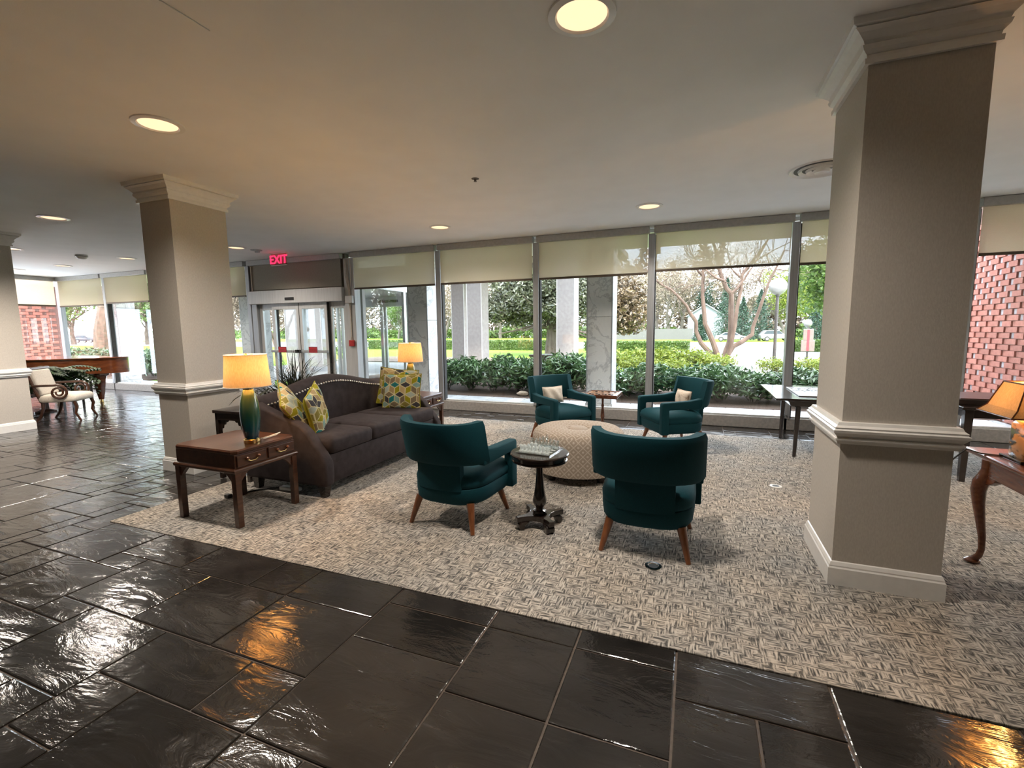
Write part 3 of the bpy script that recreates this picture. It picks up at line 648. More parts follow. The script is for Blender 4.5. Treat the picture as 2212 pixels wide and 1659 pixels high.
def cushion(name, w, h, th, m, label, loc, rot, printed=False, n=44, group=None, seam=None, px=0, py=0):
    if printed: n = 76
    t = thing(name, label, 'cushion', loc, 0, group); t.rotation_euler = rot
    vs, fs, cols = [], [], []
    for sd in (1, -1):
        o = len(vs)
        for j in range(n + 1):
            for i in range(n + 1):
                u, v = -1 + 2 * i / n, -1 + 2 * j / n
                puff = ((1 - abs(u) ** 3.0) * (1 - abs(v) ** 3.0)) ** .6
                pinch = 1 - .07 * (1 - abs(v) ** 2) * abs(u) ** 4; pv = 1 - .07 * (1 - abs(u) ** 2) * abs(v) ** 4
                wr = .006 * math.sin(7 * u + 3 * v) * puff
                vs.append((u * w / 2 * pinch, v * h / 2 * pv, sd * (th / 2 * puff + wr * sd)))
        for j in range(n):
            for i in range(n):
                q = (o + j * (n + 1) + i, o + j * (n + 1) + i + 1, o + (j + 1) * (n + 1) + i + 1, o + (j + 1) * (n + 1) + i)
                fs.append(q if sd > 0 else q[::-1])
                if printed: cols.append(rhomb((i + .5) / n * w - w / 2 + px, (j + .5) / n * h - h / 2 + py, .072) if sd > 0 or printed == 2 else (.30, .27, .02))
    me = bpy.data.meshes.new('cover'); me.from_pydata(vs, [], fs)
    if printed:
        ca = me.attributes.new('print', 'FLOAT_COLOR', 'FACE')
        ca.data.foreach_set('color', np.array([c4(c) for c in cols], np.float32).ravel())
    me.shade_smooth(); obj('cover', me, m, t)
    ed = [(-w / 2, -h / 2, 0), (0, -h / 2 * .93, 0), (w / 2, -h / 2, 0), (w / 2 * .93, 0, 0), (w / 2, h / 2, 0), (0, h / 2 * .93, 0), (-w / 2, h / 2, 0), (-w / 2 * .93, 0, 0), (-w / 2, -h / 2, 0)]
    MB().tube(ed, .005, 6).build('piping', seam or m, t, smooth=True)
    return t
M['olive'] = mat('olive_cotton', (.26, .23, .012), (.33, .29, .02), rough=.85, scale=200)
GP = 'geometric print cushions on the sofa'

# ---- sofa (front towards +x)
sf = thing('sofa', 'dark brown velvet camelback sofa with nailhead trim and sloping arms', 'sofa', (-3.13, 3.69, .006))
SL, SX0, SX1 = .905, -.42, .42
B(SX0 + .06, SX1 - .015, -SL + .10, SL - .10, .10, .345).build('seat_frame', 'brown_velvet', sf, bevel=.012, smooth=True)
for k in range(3):
    ya = -SL + .105 + k * (2 * SL - .21) / 3; yb = ya + (2 * SL - .21) / 3 - .004
    c = MB(); hx, hy = (SX1 - (SX0 + .17)) / 2, (yb - ya) / 2
    po = rrect(hx, hy, .035, 4)
    c.loft([[(x + (SX1 + SX0 + .17) / 2, y + (ya + yb) / 2, z) for x, y in shrink(po, dd)] for z, dd in ((.348, .012), (.356, .0), (.44, -.004), (.463, .006), (.474, .03), (.482, .08), (.486, .15), (.487, .22))])
    c.build('seat_cushion', 'brown_velvet', sf, smooth=True, ang=60)
def back_top(y): u = abs(y) / SL; return .772 + .125 * (.5 + .5 * math.cos(PI * min(1, u * 1.05)))
rings = []
for i in range(31):
    y = -SL + .02 + (2 * SL - .04) * i / 30; zt = back_top(y)
    rings.append([(SX0 + .005, y, .12), (SX0 + .17, y, .12), (SX0 + .17, y, .45), (SX0 + .145, y, zt - .06), (SX0 + .125, y, zt - .02), (SX0 + .10, y, zt), (SX0 + .02, y, zt + .004), (SX0 - .03, y, zt - .02), (SX0 - .035, y, zt - .06), (SX0 - .005, y, zt - .2)])
MB().loft(rings).build('backrest', 'brown_velvet', sf, smooth=True, ang=50)
nh = MB()
for i in range(48):
    y = -SL + .10 + (2 * SL - .2) * i / 47; z = back_top(y) - .062
    nh.sphere((SX0 + .150, y, z), .0105, 8, 5)
tag(nh.build('nailhead_trim', 'nickel', sf, smooth=True), kind='stuff')
arm = [(SX1 + .02, .10), (SX1 + .03, .20), (SX1 + .025, .30), (SX1 - .02, .37), (SX1 - .09, .45), (SX1 - .15, .53), (SX1 - .22, .585), (SX1 - .32, .62), (SX1 - .45, .655), (SX1 - .58, .70), (SX0 + .13, .745), (SX0 + .0, .755), (SX0 - .01, .10)]
for sg in (-1, 1):
    MB().prism(arm, sg * SL, sg * (SL - .10), 'y').build('arm', 'brown_velvet', sf, bevel=.02, seg=3, smooth=True)
    for x in (SX0 + .06, SX1 - .05):
        MB().loft([[(x + a * r, sg * (SL - .06) + b * r, z) for a, b in ((-1, -1), (1, -1), (1, 1), (-1, 1))] for r, z in ((.024, 0), (.036, .10))]).build('leg', 'dark_wood', sf)
cushion('cushion', .44, .40, .13, 'cushion_print', 'geometric print cushion facing front at the far end of the sofa', (-3.02, 4.33, .665), (rad(78), 0, rad(14)), True, group=GP, seam='olive')
cushion('cushion', .44, .42, .12, 'cushion_print', 'geometric print cushion tucked behind another at the far sofa arm', (-3.17, 4.47, .70), (rad(76), rad(6), rad(22)), 2, group=GP, seam='olive', px=.3, py=.1)
cushion('cushion', .42, .40, .13, 'cushion_print', 'olive backed geometric cushion standing on edge on the nearest seat cushion', (-3.07, 3.12, .655), (rad(80), rad(-14), rad(122)), True, group=GP, seam='olive', px=.13, py=.21)
cushion('cushion', .42, .40, .12, 'cushion_print', 'geometric print cushion slumped against the near sofa arm', (-3.17, 2.97, .69), (rad(58), rad(-24), rad(140)), 2, group=GP, seam='olive', px=.42, py=.33)
cushion('cushion', .30, .20, .09, 'cream_fabric', 'small pale cream cushion on the window armchair facing right', (-1.62, 5.50, .53), (rad(80), 0, rad(53)), n=20)
cushion('cushion', .30, .20, .09, 'linen_print', 'small cushion with brown script print on the window armchair facing left', (-.11, 5.60, .53), (rad(80), 0, rad(-59)), n=20)

# ---- ottoman
ot = thing('ottoman', 'round ottoman in beige lattice fabric with a tufted centre', 'ottoman', (-.975, 4.12, .006))
prof = [(.36, .075), (.405, .078), (.41, .09), (.412, .30), (.418, .34), (.415, .385), (.40, .415), (.37, .435), (.30, .448), (.20, .447), (.12, .440), (.095, .428), (.086, .418)]
me = MB().lathe(prof, 48).mesh('upholstery', smooth=True, ang=60)
uv = me.uv_layers.new(name='UVMap')
for p in me.polygons:
    side = abs(p.normal.z) < .75
    for li in p.loop_indices:
        v = me.vertices[me.loops[li].vertex_index].co
        if side:
            a = math.atan2(v.y, v.x); ca = math.atan2(p.center.y, p.center.x)
            if a - ca > PI: a -= 2 * PI
            if ca - a > PI: a += 2 * PI
            uv.data[li].uv = (a * .41, v.z)
        else: uv.data[li].uv = (v.x, v.y)
obj('upholstery', me, 'lattice', ot)
MB().lathe([(.088, .42), (.086, .432), (.07, .442), (.04, .447), (.002, .448)], 28).build('tuft_button', 'tuft', ot, smooth=True)
for a in (40, 130, 220, 310): MB().lathe([(.03, 0), (.034, .02), (.045, .04), (.045, .075)], 14, (.30 * math.cos(rad(a + 14)), .30 * math.sin(rad(a + 14)))).build('bun_foot', 'dark_wood', ot, smooth=True)

# ---- round pedestal table
rt = thing('pedestal_table', 'small round dark wood pedestal table holding the glass chess set', 'table', (-.953, 2.915, .006))
MB().lathe([(.002, .455), (.17, .458), (.188, .462), (.188, .470), (.180, .474), (.180, .497), (.19, .500), (.198, .504), (.198, .512), (.192, .517), (.002, .517)], 48).build('tabletop', 'dark_wood', rt, smooth=True, ang=30)
MB().lathe([(.05, .10), (.045, .112), (.03, .118), (.026, .13), (.034, .145), (.046, .165), (.048, .185), (.04, .22), (.030, .28), (.023, .36), (.021, .43), (.022, .456)], 20).build('pedestal', 'dark_wood', rt, smooth=True)
def concave(h, c, n=8):
    pts = []
    cor = [(h, h * .8), (h * .8, h)]
    for q in range(4):
        a = q * PI / 2
        def R_(p): return (p[0] * math.cos(a) - p[1] * math.sin(a), p[0] * math.sin(a) + p[1] * math.cos(a))
        pts += [R_(cor[0]), R_(cor[1])]
        for k in range(1, n):
            t_ = -1 + 2 * k / n; pts.append(R_((-t_ * h * .8, h - c * (1 - t_ * t_))))
    return pts
MB().prism(concave(.138, .065), .055, .09).build('platform', 'dark_wood', rt, bevel=.004)
for q in range(4):
    a = q * PI / 2 + PI / 4; c, s_ = math.cos(a), math.sin(a)
    pr = [(.085, .056), (.15, .056), (.165, .04), (.165, .018), (.152, .0), (.132, 0), (.122, .012), (.124, .028), (.11, .036)]
    mb = MB(); mb.prism(pr, -.028, .028, 'y'); mb.v = [(x * c - y * s_, x * s_ + y * c, z) for x, y, z in mb.v]
    mb.build('scroll_foot', 'dark_wood', rt, bevel=.004, smooth=True)
# ---- glass chess set
CZ = .006 + .517
cb = thing('chess_board', 'square glass chess board on the round table', 'game board', (-.962, 2.945, CZ), rad(-6))
B(-.125, .125, -.125, .125, 0, .008).build('slab', 'chrome_glass', cb, bevel=.001)
sq = MB()
for i in range(8):
    for j in range(8):
        if (i + j) % 2: sq.box(-.108 + i * .027, -.081 + i * .027, -.108 + j * .027, -.081 + j * .027, .008, .0085)
tag(sq.build('frosted_squares', 'frost_glass', cb), kind='stuff')
P_ = {'pawn': ([(.009, 0), (.009, .004), (.004, .008), (.0035, .016), (.006, .019), (.0065, .023), (.004, .028), (.001, .03)], .03),
      'rook': ([(.0105, 0), (.0105, .005), (.006, .009), (.0055, .026), (.0085, .029), (.0085, .036)], .036),
      'knight': ([(.0105, 0), (.0105, .005), (.006, .009), (.006, .018), (.009, .026), (.0075, .036), (.003, .04)], .04),
      'bishop': ([(.0105, 0), (.0105, .005), (.005, .009), (.0045, .028), (.0075, .032), (.0065, .039), (.002, .046)], .046),
      'queen': ([(.0115, 0), (.0115, .006), (.0055, .010), (.005, .032), (.008, .037), (.0095, .049), (.004, .053)], .053),
      'king': ([(.0115, 0), (.0115, .006), (.006, .010), (.0055, .036), (.009, .040), (.009, .050), (.003, .054), (.003, .064), (.0012, .066)], .066)}
PM = {(k, q): MB().lathe(v[0], 12).mesh('chess_' + k, smooth=True) for k, v in P_.items() for q in (0, 1)}
ORD = ['first', 'second', 'third', 'fourth', 'fifth', 'sixth', 'seventh', 'eighth', 'ninth', 'tenth', 'eleventh', 'twelfth', 'thirteenth', 'fourteenth']
rowp = ['rook', 'knight', 'bishop', 'queen', 'king', 'bishop', 'knight', 'rook']
ca, sa = math.cos(rad(-6)), math.sin(rad(-6))
for side, mm, w in ((0, 'frost_glass', 'near'), (1, 'chrome_glass', 'far')):
    mats = 'frosted' if side == 0 else 'clear'
    for i in range(8):
        for row, kind in ((0, rowp[i]), (1, 'pawn')):
            j = row if side == 0 else 7 - row
            x, y = -.0945 + i * .027, -.0945 + j * .027
            o = obj('chess_' + kind, PM[kind, side], mm); o.location = (-.962 + x * ca - y * sa, 2.945 + x * sa + y * ca, CZ + .0085); o.scale = (1.2, 1.2, 1.3)
            tag(o, '%s glass chess %s, %s from the left on the %s side of the board' % (mats, kind, ORD[i], w), 'chess piece', 'glass chess pieces')

# ---- end tables
def end_table(label, loc):
    t = thing('end_table', label, 'table', loc)
    hx, hy = .305, .262   # drawers on +x
    B(-hx + .01, hx - .01, -hy + .01, hy - .01, .415, .515).build('case', 'walnut', t, bevel=.004)
    poly = [(-hx, -hy + .03), (-hx + .03, -hy), (hx - .03, -hy), (hx, -hy + .03), (hx, hy - .03), (hx - .03, hy), (-hx + .03, hy), (-hx, hy - .03)]
    mb = MB(); mb.loft([[(x, y, z) for x, y in inset(poly, dd)] for z, dd in ((.513, .012), (.520, .0), (.535, .0), (.545, .008))]); mb.build('tabletop', 'walnut', t, bevel=0)
    mb = MB(); mb.loft([[(x, y, z) for x, y in inset([(-hx, -hy), (hx, -hy), (hx, hy), (-hx, hy)], dd)] for z, dd in ((.385, .004), (.39, -.008), (.405, -.012), (.415, -.004), (.42, .012))]); mb.build('waist_molding', 'walnut', t, bevel=.002)
    for k in (-1, 1):
        dr = B(hx - .012, hx + .004, k * .125 - .115, k * .125 + .115, .428, .503).build('drawer', 'walnut', t, bevel=.004)
        for kk in (-1, 1):
            MB().sphere((hx + .016, k * .125 + kk * .045, .474), .011, 12, 8).build('knob', 'mahogany', dr, smooth=True)
        MB().tube([(hx + .010, k * .125 - .045, .466), (hx + .014, k * .125 - .02, .452), (hx + .014, k * .125 + .02, .452), (hx + .010, k * .125 + .045, .466)], .0035, 6).build('bail_pull', 'brass', dr, smooth=True)
    for sx in (-1, 1):
        for sy in (-1, 1):
            x, y = sx * (hx - .022), sy * (hy - .022)
            lg = MB().loft([[(x + a * r, y + b * r, z) for a, b in ((-1, -1), (1, -1), (1, 1), (-1, 1))] for r, z in ((.020, 0), (.021, .02), (.022, .39))]).build('leg', 'walnut', t, bevel=.003)
            br = [(0, .39), (.10, .39), (.06, .375), (.035, .35), (.0, .31)]
            MB().prism([(x - sx * (.02 + p), z) for p, z in br], y - .012, y + .012, 'y').build('bracket', 'walnut', lg)
            MB().prism([(y - sy * (.02 + p), z) for p, z in br], x - .012, x + .012, 'x').build('bracket', 'walnut', lg)
    return t
end_table('walnut end table with drawers and white cord in front of the left column', (-3.165, 2.415, .006))
end_table('walnut end table with drawers by the window at the far end of the sofa', (-3.29, 4.915, .006))
TZ = .551
def table_lamp(label, loc):
    t = thing('table_lamp', label, 'lamp', loc)
    MB().lathe([(.052, 0), (.054, .004), (.054, .026), (.05, .03)], 28).build('base', 'brass', t, smooth=True, ang=30)
    MB().lathe([(.040, .03), (.046, .04), (.056, .09), (.064, .16), (.066, .22), (.060, .29), (.048, .345), (.036, .38), (.03, .388)], 32).build('body', 'ceramic', t, smooth=True)
    MB().lathe([(.033, .388), (.034, .392), (.034, .402), (.012, .404), (.010, .43)], 24).build('neck', 'brass', t, smooth=True, ang=30)
    MB().loft([[(r * math.cos(2 * PI * i / 48), r * math.sin(2 * PI * i / 48), z) for i in range(48)] for r, z in ((.152, .412), (.1515, .4125), (.134, .634), (.1345, .6345))], False, False).build('shade', 'lampshade', t, smooth=True)
    MB().lathe([(.010, .43), (.014, .44), (.024, .452), (.024, .50), (.018, .503)], 16).build('socket', 'brass', t, smooth=True, ang=30)  # unseen inside the shade, added to keep bulb light off the body
    for r, z in ((.152, .412), (.1345, .634)): MB().tube([(r * math.cos(2 * PI * i / 48), r * math.sin(2 * PI * i / 48), z) for i in range(49)], .003, 6, False).build('shade_rim', 'cream_fabric', t, smooth=True)
    MB().lathe([(.003, .40), (.003, .625), (.010, .628), (.011, .638), (.005, .645)], 10).build('finial', 'brass', t, smooth=True)
    for k in range(3): a = 2 * PI * k / 3; MB().tube([(0, 0, .622), (.133 * math.cos(a), .133 * math.sin(a), .632)], .0018, 5).build('spider_arm', 'brass', t)
    L = bpy.data.lights.new('bulb_light', 'POINT'); lo = bpy.data.objects.new('bulb_light', L); COL.objects.link(lo); lo['kind'] = 'helper'
    L.energy = LAMP_W; L.color = (1, .52, .16); L.shadow_soft_size = .035; lo.location = (loc[0], loc[1] + .02, loc[2] + .55)
    return t
table_lamp('green glazed table lamp with linen shade on the near end table', (-2.965, 2.385, TZ))
table_lamp('green glazed table lamp with linen shade on the far end table by the window', (-3.22, 4.82, TZ))
tag(MB().tube([(-2.93, 2.43, TZ + .022), (-2.90, 2.475, TZ + .03), (-2.90, 2.55, TZ + .035), (-2.93, 2.60, TZ + .03), (-2.96, 2.60, TZ + .012), (-2.965, 2.55, TZ + .008), (-2.94, 2.47, TZ + .012), (-2.925, 2.44, TZ + .018)], .004, 8).build('charging_cable', 'cord_white', smooth=True), 'looped white cable beside the near lamp base', 'cable')
cc = thing('power_strip', 'white power strip with black cord on the carpet under the sofa end', 'power strip', (-3.16, 2.87, .006))
B(-.10, .10, -.03, .03, 0, .03).build('body', 'white_plastic', cc, bevel=.008)
MB().tube([(-.1, 0, .012), (-.2, -.05, .006), (-.27, -.12, .006), (-.32, -.22, .006), (-.34, -.30, .006)], .006, 8).build('cord', 'cord', cc, smooth=True)
B(-.365, -.315, -.33, -.29, 0, .03).build('plug', 'cord', cc, bevel=.006)

# ---- console behind the sofa with plant
ct = thing('console_table', 'dark wood console table with fretwork brackets behind the sofa', 'table', (-3.86, 3.80, .006))
B(-.20, .20, -.92, .75, .61, .64).build('tabletop', 'dark_wood', ct, bevel=.008)
for sy in (-1, 1): B(-.18, .18, -.90 if sy < 0 else .71, -.88 if sy < 0 else .73, .55, .61).build('apron', 'dark_wood', ct)
for sx in (-1, 1):
    B(sx * .18 - .01, sx * .18 + .01, -.9, .73, .55, .61).build('apron', 'dark_wood', ct)
    for y in (-.88, .71):
        lg = B(sx * .175 - .018, sx * .175 + .018, y - .018, y + .018, 0, .61).build('leg', 'dark_wood', ct)
        br = [(0, .55), (.12, .55), (.10, .53), (.085, .535), (.07, .505), (.05, .505), (.04, .47), (.02, .46), (0, .40)]
        MB().prism([(sx * .157 - sx * p, z) for p, z in br], y - .006, y + .006, 'y').build('fret_bracket', 'dark_wood', lg)
def leaf_blades(mb_pts, name, m, parent, seed=1):
    vs, fs, tone = [], [], []
    for (p0, p1, p2, w, tn) in mb_pts:
        p0, p1, p2 = Vector(p0), Vector(p1), Vector(p2)
        n = 5; o = len(vs); sd = (p2 - p0).cross(Vector((0, 0, 1))); sd = sd.normalized() if sd.length > 1e-5 else Vector((1, 0, 0))
        for k in range(n + 1):
            t = k / n; p = p0 * (1 - t) ** 2 + p1 * 2 * t * (1 - t) + p2 * t * t; ww = w * math.sin(PI * (.18 + .80 * t)) ** .8
            vs += [tuple(p - sd * ww), tuple(p + sd * ww)]
            if k: fs.append((o + 2 * k - 2, o + 2 * k - 1, o + 2 * k + 1, o + 2 * k)); tone.append(tn)
    me = bpy.data.meshes.new(name); me.from_pydata(vs, [], fs)
    a = me.attributes.new('tone', 'FLOAT', 'FACE'); a.data.foreach_set('value', np.array(tone, np.float32)); me.shade_smooth()
    return obj(name, me, m, parent)
random.seed(11)
pl = thing('potted_grass', 'dark spiky ornamental grass in a low planter behind the sofa', 'plant', (-3.85, 3.66, .646))
MB().lathe([(.10, 0), (.13, .03), (.15, .09), (.14, .095), (.13, .085), (.002, .08)], 24).build('planter', 'dark_pot', pl, smooth=True)
bl = []
for k in range(120):
    a = random.uniform(0, 2 * PI); r = random.uniform(.05, .60); h = random.uniform(.14, .46) * (1.1 - r * .9); r0 = random.uniform(0, .10)
    p0 = (r0 * math.cos(a), r0 * math.sin(a), .08); p2 = (r * math.cos(a) * .45, r * math.sin(a) * 1.35, .08 + h)
    bl.append((p0, (p0[0] + (p2[0] - p0[0]) * .4 + random.uniform(-.04, .04), p0[1] + (p2[1] - p0[1]) * .4 + random.uniform(-.05, .05), .08 + h * random.uniform(.4, .9)), p2, random.uniform(.0025, .006), random.random()))
for k in range(170):
    a = random.uniform(0, 2 * PI); r = random.uniform(.12, .62)
    p2 = (r * math.cos(a) * .4, r * math.sin(a) * 1.3, random.uniform(.06, .26) * (1.1 - r * .8)); bl.append(((p2[0] * .6, p2[1] * .6, .08), (p2[0] * .8, p2[1] * .8, .2), p2, random.uniform(.006, .014), random.random()))
tag(leaf_blades(bl, 'foliage', 'leaf_dry', pl), kind='stuff')

# ---- checkers table
ck = thing('games_table', 'small wooden pedestal games table between the two window armchairs', 'table', (-1.10, 6.02, .006))
B(-.215, .215, -.23, .23, .455, .488).build('tabletop', 'mahogany', ck, bevel=.006)
for s1 in (-1, 1):
    B(-.215, .215, s1 * .215 - .014, s1 * .215 + .014, .488, .50).build('rim', 'mahogany', ck, bevel=.003)
    B(s1 * .20 - .014, s1 * .20 + .014, -.2, .2, .488, .50).build('rim', 'mahogany', ck, bevel=.003)
bd = B(-.18, .18, -.19, .19, .488, .492).build('board', 'checker_light', ck)
sq = MB()
for i in range(8):
    for j in range(8):
        if (i + j) % 2: sq.box(-.164 + i * .041, -.123 + i * .041, -.164 + j * .041, -.123 + j * .041, .492, .493)
tag(sq.build('dark_squares', 'checker_dark', bd), kind='stuff')
MB().lathe([(.018, .06), (.024, .10), (.016, .14), (.026, .19), (.022, .25), (.013, .31), (.02, .33), (.013, .36), (.016, .42), (.03, .45), (.03, .456)], 16).build('pedestal', 'mahogany', ck, smooth=True)
for k in range(3):
    a = rad(90 + 120 * k); MB().tube([(.01 * math.cos(a), .01 * math.sin(a), .09), (.09 * math.cos(a), .09 * math.sin(a), .08), (.16 * math.cos(a), .16 * math.sin(a), .03), (.19 * math.cos(a), .19 * math.sin(a), .010)], [.016, .014, .011, .010], 8).build('foot', 'mahogany', ck, smooth=True)
random.seed(5)
cme = MB().lathe([(.015, 0), (.016, .002), (.016, .008), (.014, .0095), (.002, .0085)], 16).mesh('draughts_piece', smooth=True, ang=30)
cells = [(i, j) for j in (0, 1, 2) for i in range(8) if (i + j) % 2][:8] + [(1, 6), (3, 6), (5, 6), (7, 6)]
for n_, (i, j) in enumerate(cells):
    o = obj('draughts_piece', cme, 'dark_wood'); o.location = (-1.10 - .1435 + i * .041, 6.02 - .1435 + j * .041, .499)
    tag(o, 'dark round draughts piece on the wooden games table board', 'game piece', 'draughts pieces on the games table')

# ---- puzzle table behind the right column
pt = thing('puzzle_table', 'dark table with glossy top and puzzle board, left of the right column', 'table', (1.42, 5.85, .006))
B(-.65, .65, -.60, .62, .60, .622).build('tabletop', 'dark_wood', pt, bevel=.006)
mb = MB(); mb.loft([[(x, y, z) for x, y in inset([(-.52, -.5), (.52, -.5), (.52, .5), (-.52, .5)], dd)] for z, dd in ((.52, .06), (.535, .025), (.57, .005), (.60, 0))]); mb.build('apron', 'dark_wood', pt, bevel=.004)
for sx in (-1, 1):
    for sy in (-1, 1): MB().tube([(sx * .42, sy * .42, .53), (sx * .435, sy * .43, 0)], [.026, .017], 12).build('leg', 'dark_wood', pt, smooth=True)
pz = thing('puzzle_board', 'flat puzzle board with scattered pale pieces on the dark table', 'puzzle', (1.42, 5.80, .628))
B(-.42, .40, -.36, .38, 0, .012).build('board', 'alu', pz, bevel=.003)
random.seed(3); pp = MB()
for k in range(260):
    x, y = random.uniform(-.40, .38), random.uniform(-.02, .36); w = .012
    pp.box(x - w, x + w, y - w, y + w, .012, .0145)
tag(pp.build('puzzle_pieces', 'puzzle', pz), kind='stuff')

# ---- dark side table further right
st = thing('side_table', 'dark wood side table with tapered legs behind the right lamp', 'table', (2.62, 5.35, .006))
B(-.52, .62, -.40, .42, .625, .65).build('tabletop', 'dark_wood', st, bevel=.005)
for sy in (-1, 1): B(-.47, .57, sy * .35 - .01, sy * .35 + .01, .555, .625).build('apron', 'dark_wood', st)
for sx in (-.46, .56):
    B(sx - .01, sx + .01, -.35, .35, .555, .625).build('apron', 'dark_wood', st)
    for sy in (-1, 1): MB().loft([[(sx + a * r, sy * .34 + b * r, z) for a, b in ((-1, -1), (1, -1), (1, 1), (-1, 1))] for r, z in ((.02, 0), (.03, .625))]).build('leg', 'dark_wood', st, bevel=.002)
tr = thing('lap_tray', 'dark flat tray lying on the right side table', 'tray', (2.60, 5.32, .656))
B(-.48, .3, -.24, .3, 0, .05).build('body', 'dark_wood', tr, bevel=.006); B(-.46, .28, -.22, .28, .05, .056).build('leather_top', 'checker_dark', tr)

# ---- lamp table at the right edge
lt = thing('tea_table', 'mahogany tea table with cabriole legs at the right edge', 'table', (1.86, 2.93, .006))
B(-.42, .42, -.44, .42, .628, .652).build('tabletop', 'mahogany', lt, bevel=.008, seg=3, smooth=True)
for sx in (-1, 1):
    B(sx * .34 - .012, sx * .34 + .012, -.34, .33, .51, .628).build('apron', 'mahogany', lt, bevel=.003)
    B(-.34, .34, sx * .34 - .012, sx * .34 + .012, .51, .628).build('apron', 'mahogany', lt, bevel=.003)
    for sy in (-1, 1):
        dx, dy = sx * .707, sy * .707
        pts = [(0, .60, .034), (.0, .54, .034), (.012, .50, .036), (.03, .465, .037), (.036, .42, .034), (.030, .35, .028), (.016, .26, .022), (.0, .16, .017), (-.004, .09, .015), (.004, .05, .016), (.022, .022, .019), (.04, .010, .016)]
        lg = MB().tube([(sx * .335 + dx * o, sy * .335 + dy * o, z) for o, z, r in pts], [r for o, z, r in pts], 12).build('leg', 'mahogany', lt, smooth=True)
        MB().lathe([(.028, 0), (.036, .006), (.036, .014), (.02, .024)], 14, (sx * .335 + dx * .03, sy * .335 + dy * .03)).build('pad_foot', 'mahogany', lg, smooth=True)
        MB().prism([(sx * .335, .52), (sx * .23, .52), (sx * .25, .495), (sx * .29, .47), (sx * .335, .46)], sy * .335 - .018, sy * .335 + .018, 'y').build('knee_block', 'mahogany', lg, bevel=.004)
        MB().prism([(sy * .335, .52), (sy * .23, .52), (sy * .25, .495), (sy * .29, .47), (sy * .335, .46)], sx * .335 - .018, sx * .335 + .018, 'x').build('knee_block', 'mahogany', lg, bevel=.004)
rl = thing('painted_lamp', 'table lamp with rectangular tapered shade and painted body at the right edge', 'lamp', (1.635, 3.06, .658))
B(-.135, .135, -.09, .09, 0, .018).build('base', 'dark_wood', rl, bevel=.004)
mb = MB(); mb.loft([[(x * k, y * k2, z) for x, y in rrect(.115, .07, .02, 3)] for k, k2, z in ((.96, .96, .018), (1, 1, .03), (1, 1, .185), (.9, .9, .20), (.4, .5, .205))]); mb.build('body', 'lamp_paint', rl, smooth=True, ang=40)
MB().lathe([(.012, .2), (.01, .25)], 12).build('neck', 'brass', rl, smooth=True)
def rect4(hx, hy): return [(-hx, -hy), (hx, -hy), (hx, hy), (-hx, hy)]
MB().loft([[(x, y, z) for x, y in rect4(a, b)] for a, b, z in ((.215, .15, .235), (.185, .125, .27), (.145, .09, .395))], False, False).build('shade', 'lampshade', rl)
for a, b, z in ((.216, .151, .235), (.146, .091, .395)):
    MB().tube([(x, y, z) for x, y in rect4(a, b) + [(-a, -b)]], .004, 6, False).build('shade_trim', 'mahogany', rl)
for x, y in ((1, 1), (-1, 1), (-1, -1), (1, -1)): MB().tube([(x * .216, y * .151, .235), (x * .186, y * .126, .27), (x * .146, y * .091, .395)], .0035, 6).build('shade_trim', 'mahogany', rl)
MB().lathe([(.003, .25), (.003, .40), (.012, .405), (.012, .415), (.004, .425)], 10).build('finial', 'brass', rl, smooth=True)
MB().tube([(-.12, .08, .004), (-.2, .1, .004), (-.235, .16, .012), (-.30, .35, -.2), (-.34, .8, -.4), (-.36, 1.1, -.64)], .004, 6).build('cord', 'cord', rl, smooth=True)
L = bpy.data.lights.new('bulb_light', 'POINT'); lo = bpy.data.objects.new('bulb_light', L); COL.objects.link(lo); lo['kind'] = 'helper'
L.energy = LAMP_W * .9; L.color = (1, .48, .13); L.shadow_soft_size = .035; lo.location = (1.655, 3.08, .658 + .315)

# ---- floor outlets
for (x, y, lab) in ((.67, 4.34, 'round white floor outlet cover on the carpet before the puzzle table'), (-.18, 2.61, 'round metal floor outlet cover behind the near right armchair leg')):
    t = thing('floor_outlet', lab, 'outlet', (x, y, .006))
    MB().lathe([(.048, 0), (.046, .004), (.030, .005), (.027, .002)], 28).build('flange', 'chrome' if y < 3 else 'white_plastic', t, smooth=True)
    MB().lathe([(.027, .0022), (.027, .0026)], 24).build('socket', 'black', t)

# ================================================================== PIANO CORNER
pn = thing('grand_piano', 'brown polished grand piano before the left corner windows', 'piano', (-11.45, 5.14, .0), rad(8))
op = [(-.95, -.70), (.2, -.62), (.55, -.45), (.80, -.15), (.98, .10), (1.12, .30), (1.13, .48), (1.02, .60), (.80, .64), (-.95, .70)]
def smooth_poly(p, n=3):
    for _ in range(n):
        q = []
        for i in range(len(p)):
            a, b = p[i], p[(i + 1) % len(p)]; q += [(a[0] * .75 + b[0] * .25, a[1] * .75 + b[1] * .25), (a[0] * .25 + b[0] * .75, a[1] * .25 + b[1] * .75)]
        p = q
    return p
op = smooth_poly(op)
mb = MB(); mb.loft([[(x, y, z) for x, y in inset(op, dd)] for z, dd in ((.575, .02), (.58, 0), (.86, 0))]); mb.build('rim', 'piano_wood', pn, smooth=True, ang=40)
mb = MB(); mb.loft([[(x, y, z) for x, y in inset(op, dd)] for z, dd in ((.862, -.012), (.872, -.016), (.884, -.012))]); mb.build('lid', 'piano_wood', pn, smooth=True, ang=40)
B(-1.25, -.93, -.70, .70, .60, .72).build('key_bed', 'piano_wood', pn, bevel=.008); B(-1.22, -.98, -.62, .62, .72, .74).build('keyboard', 'white_plastic', pn, bevel=.002)
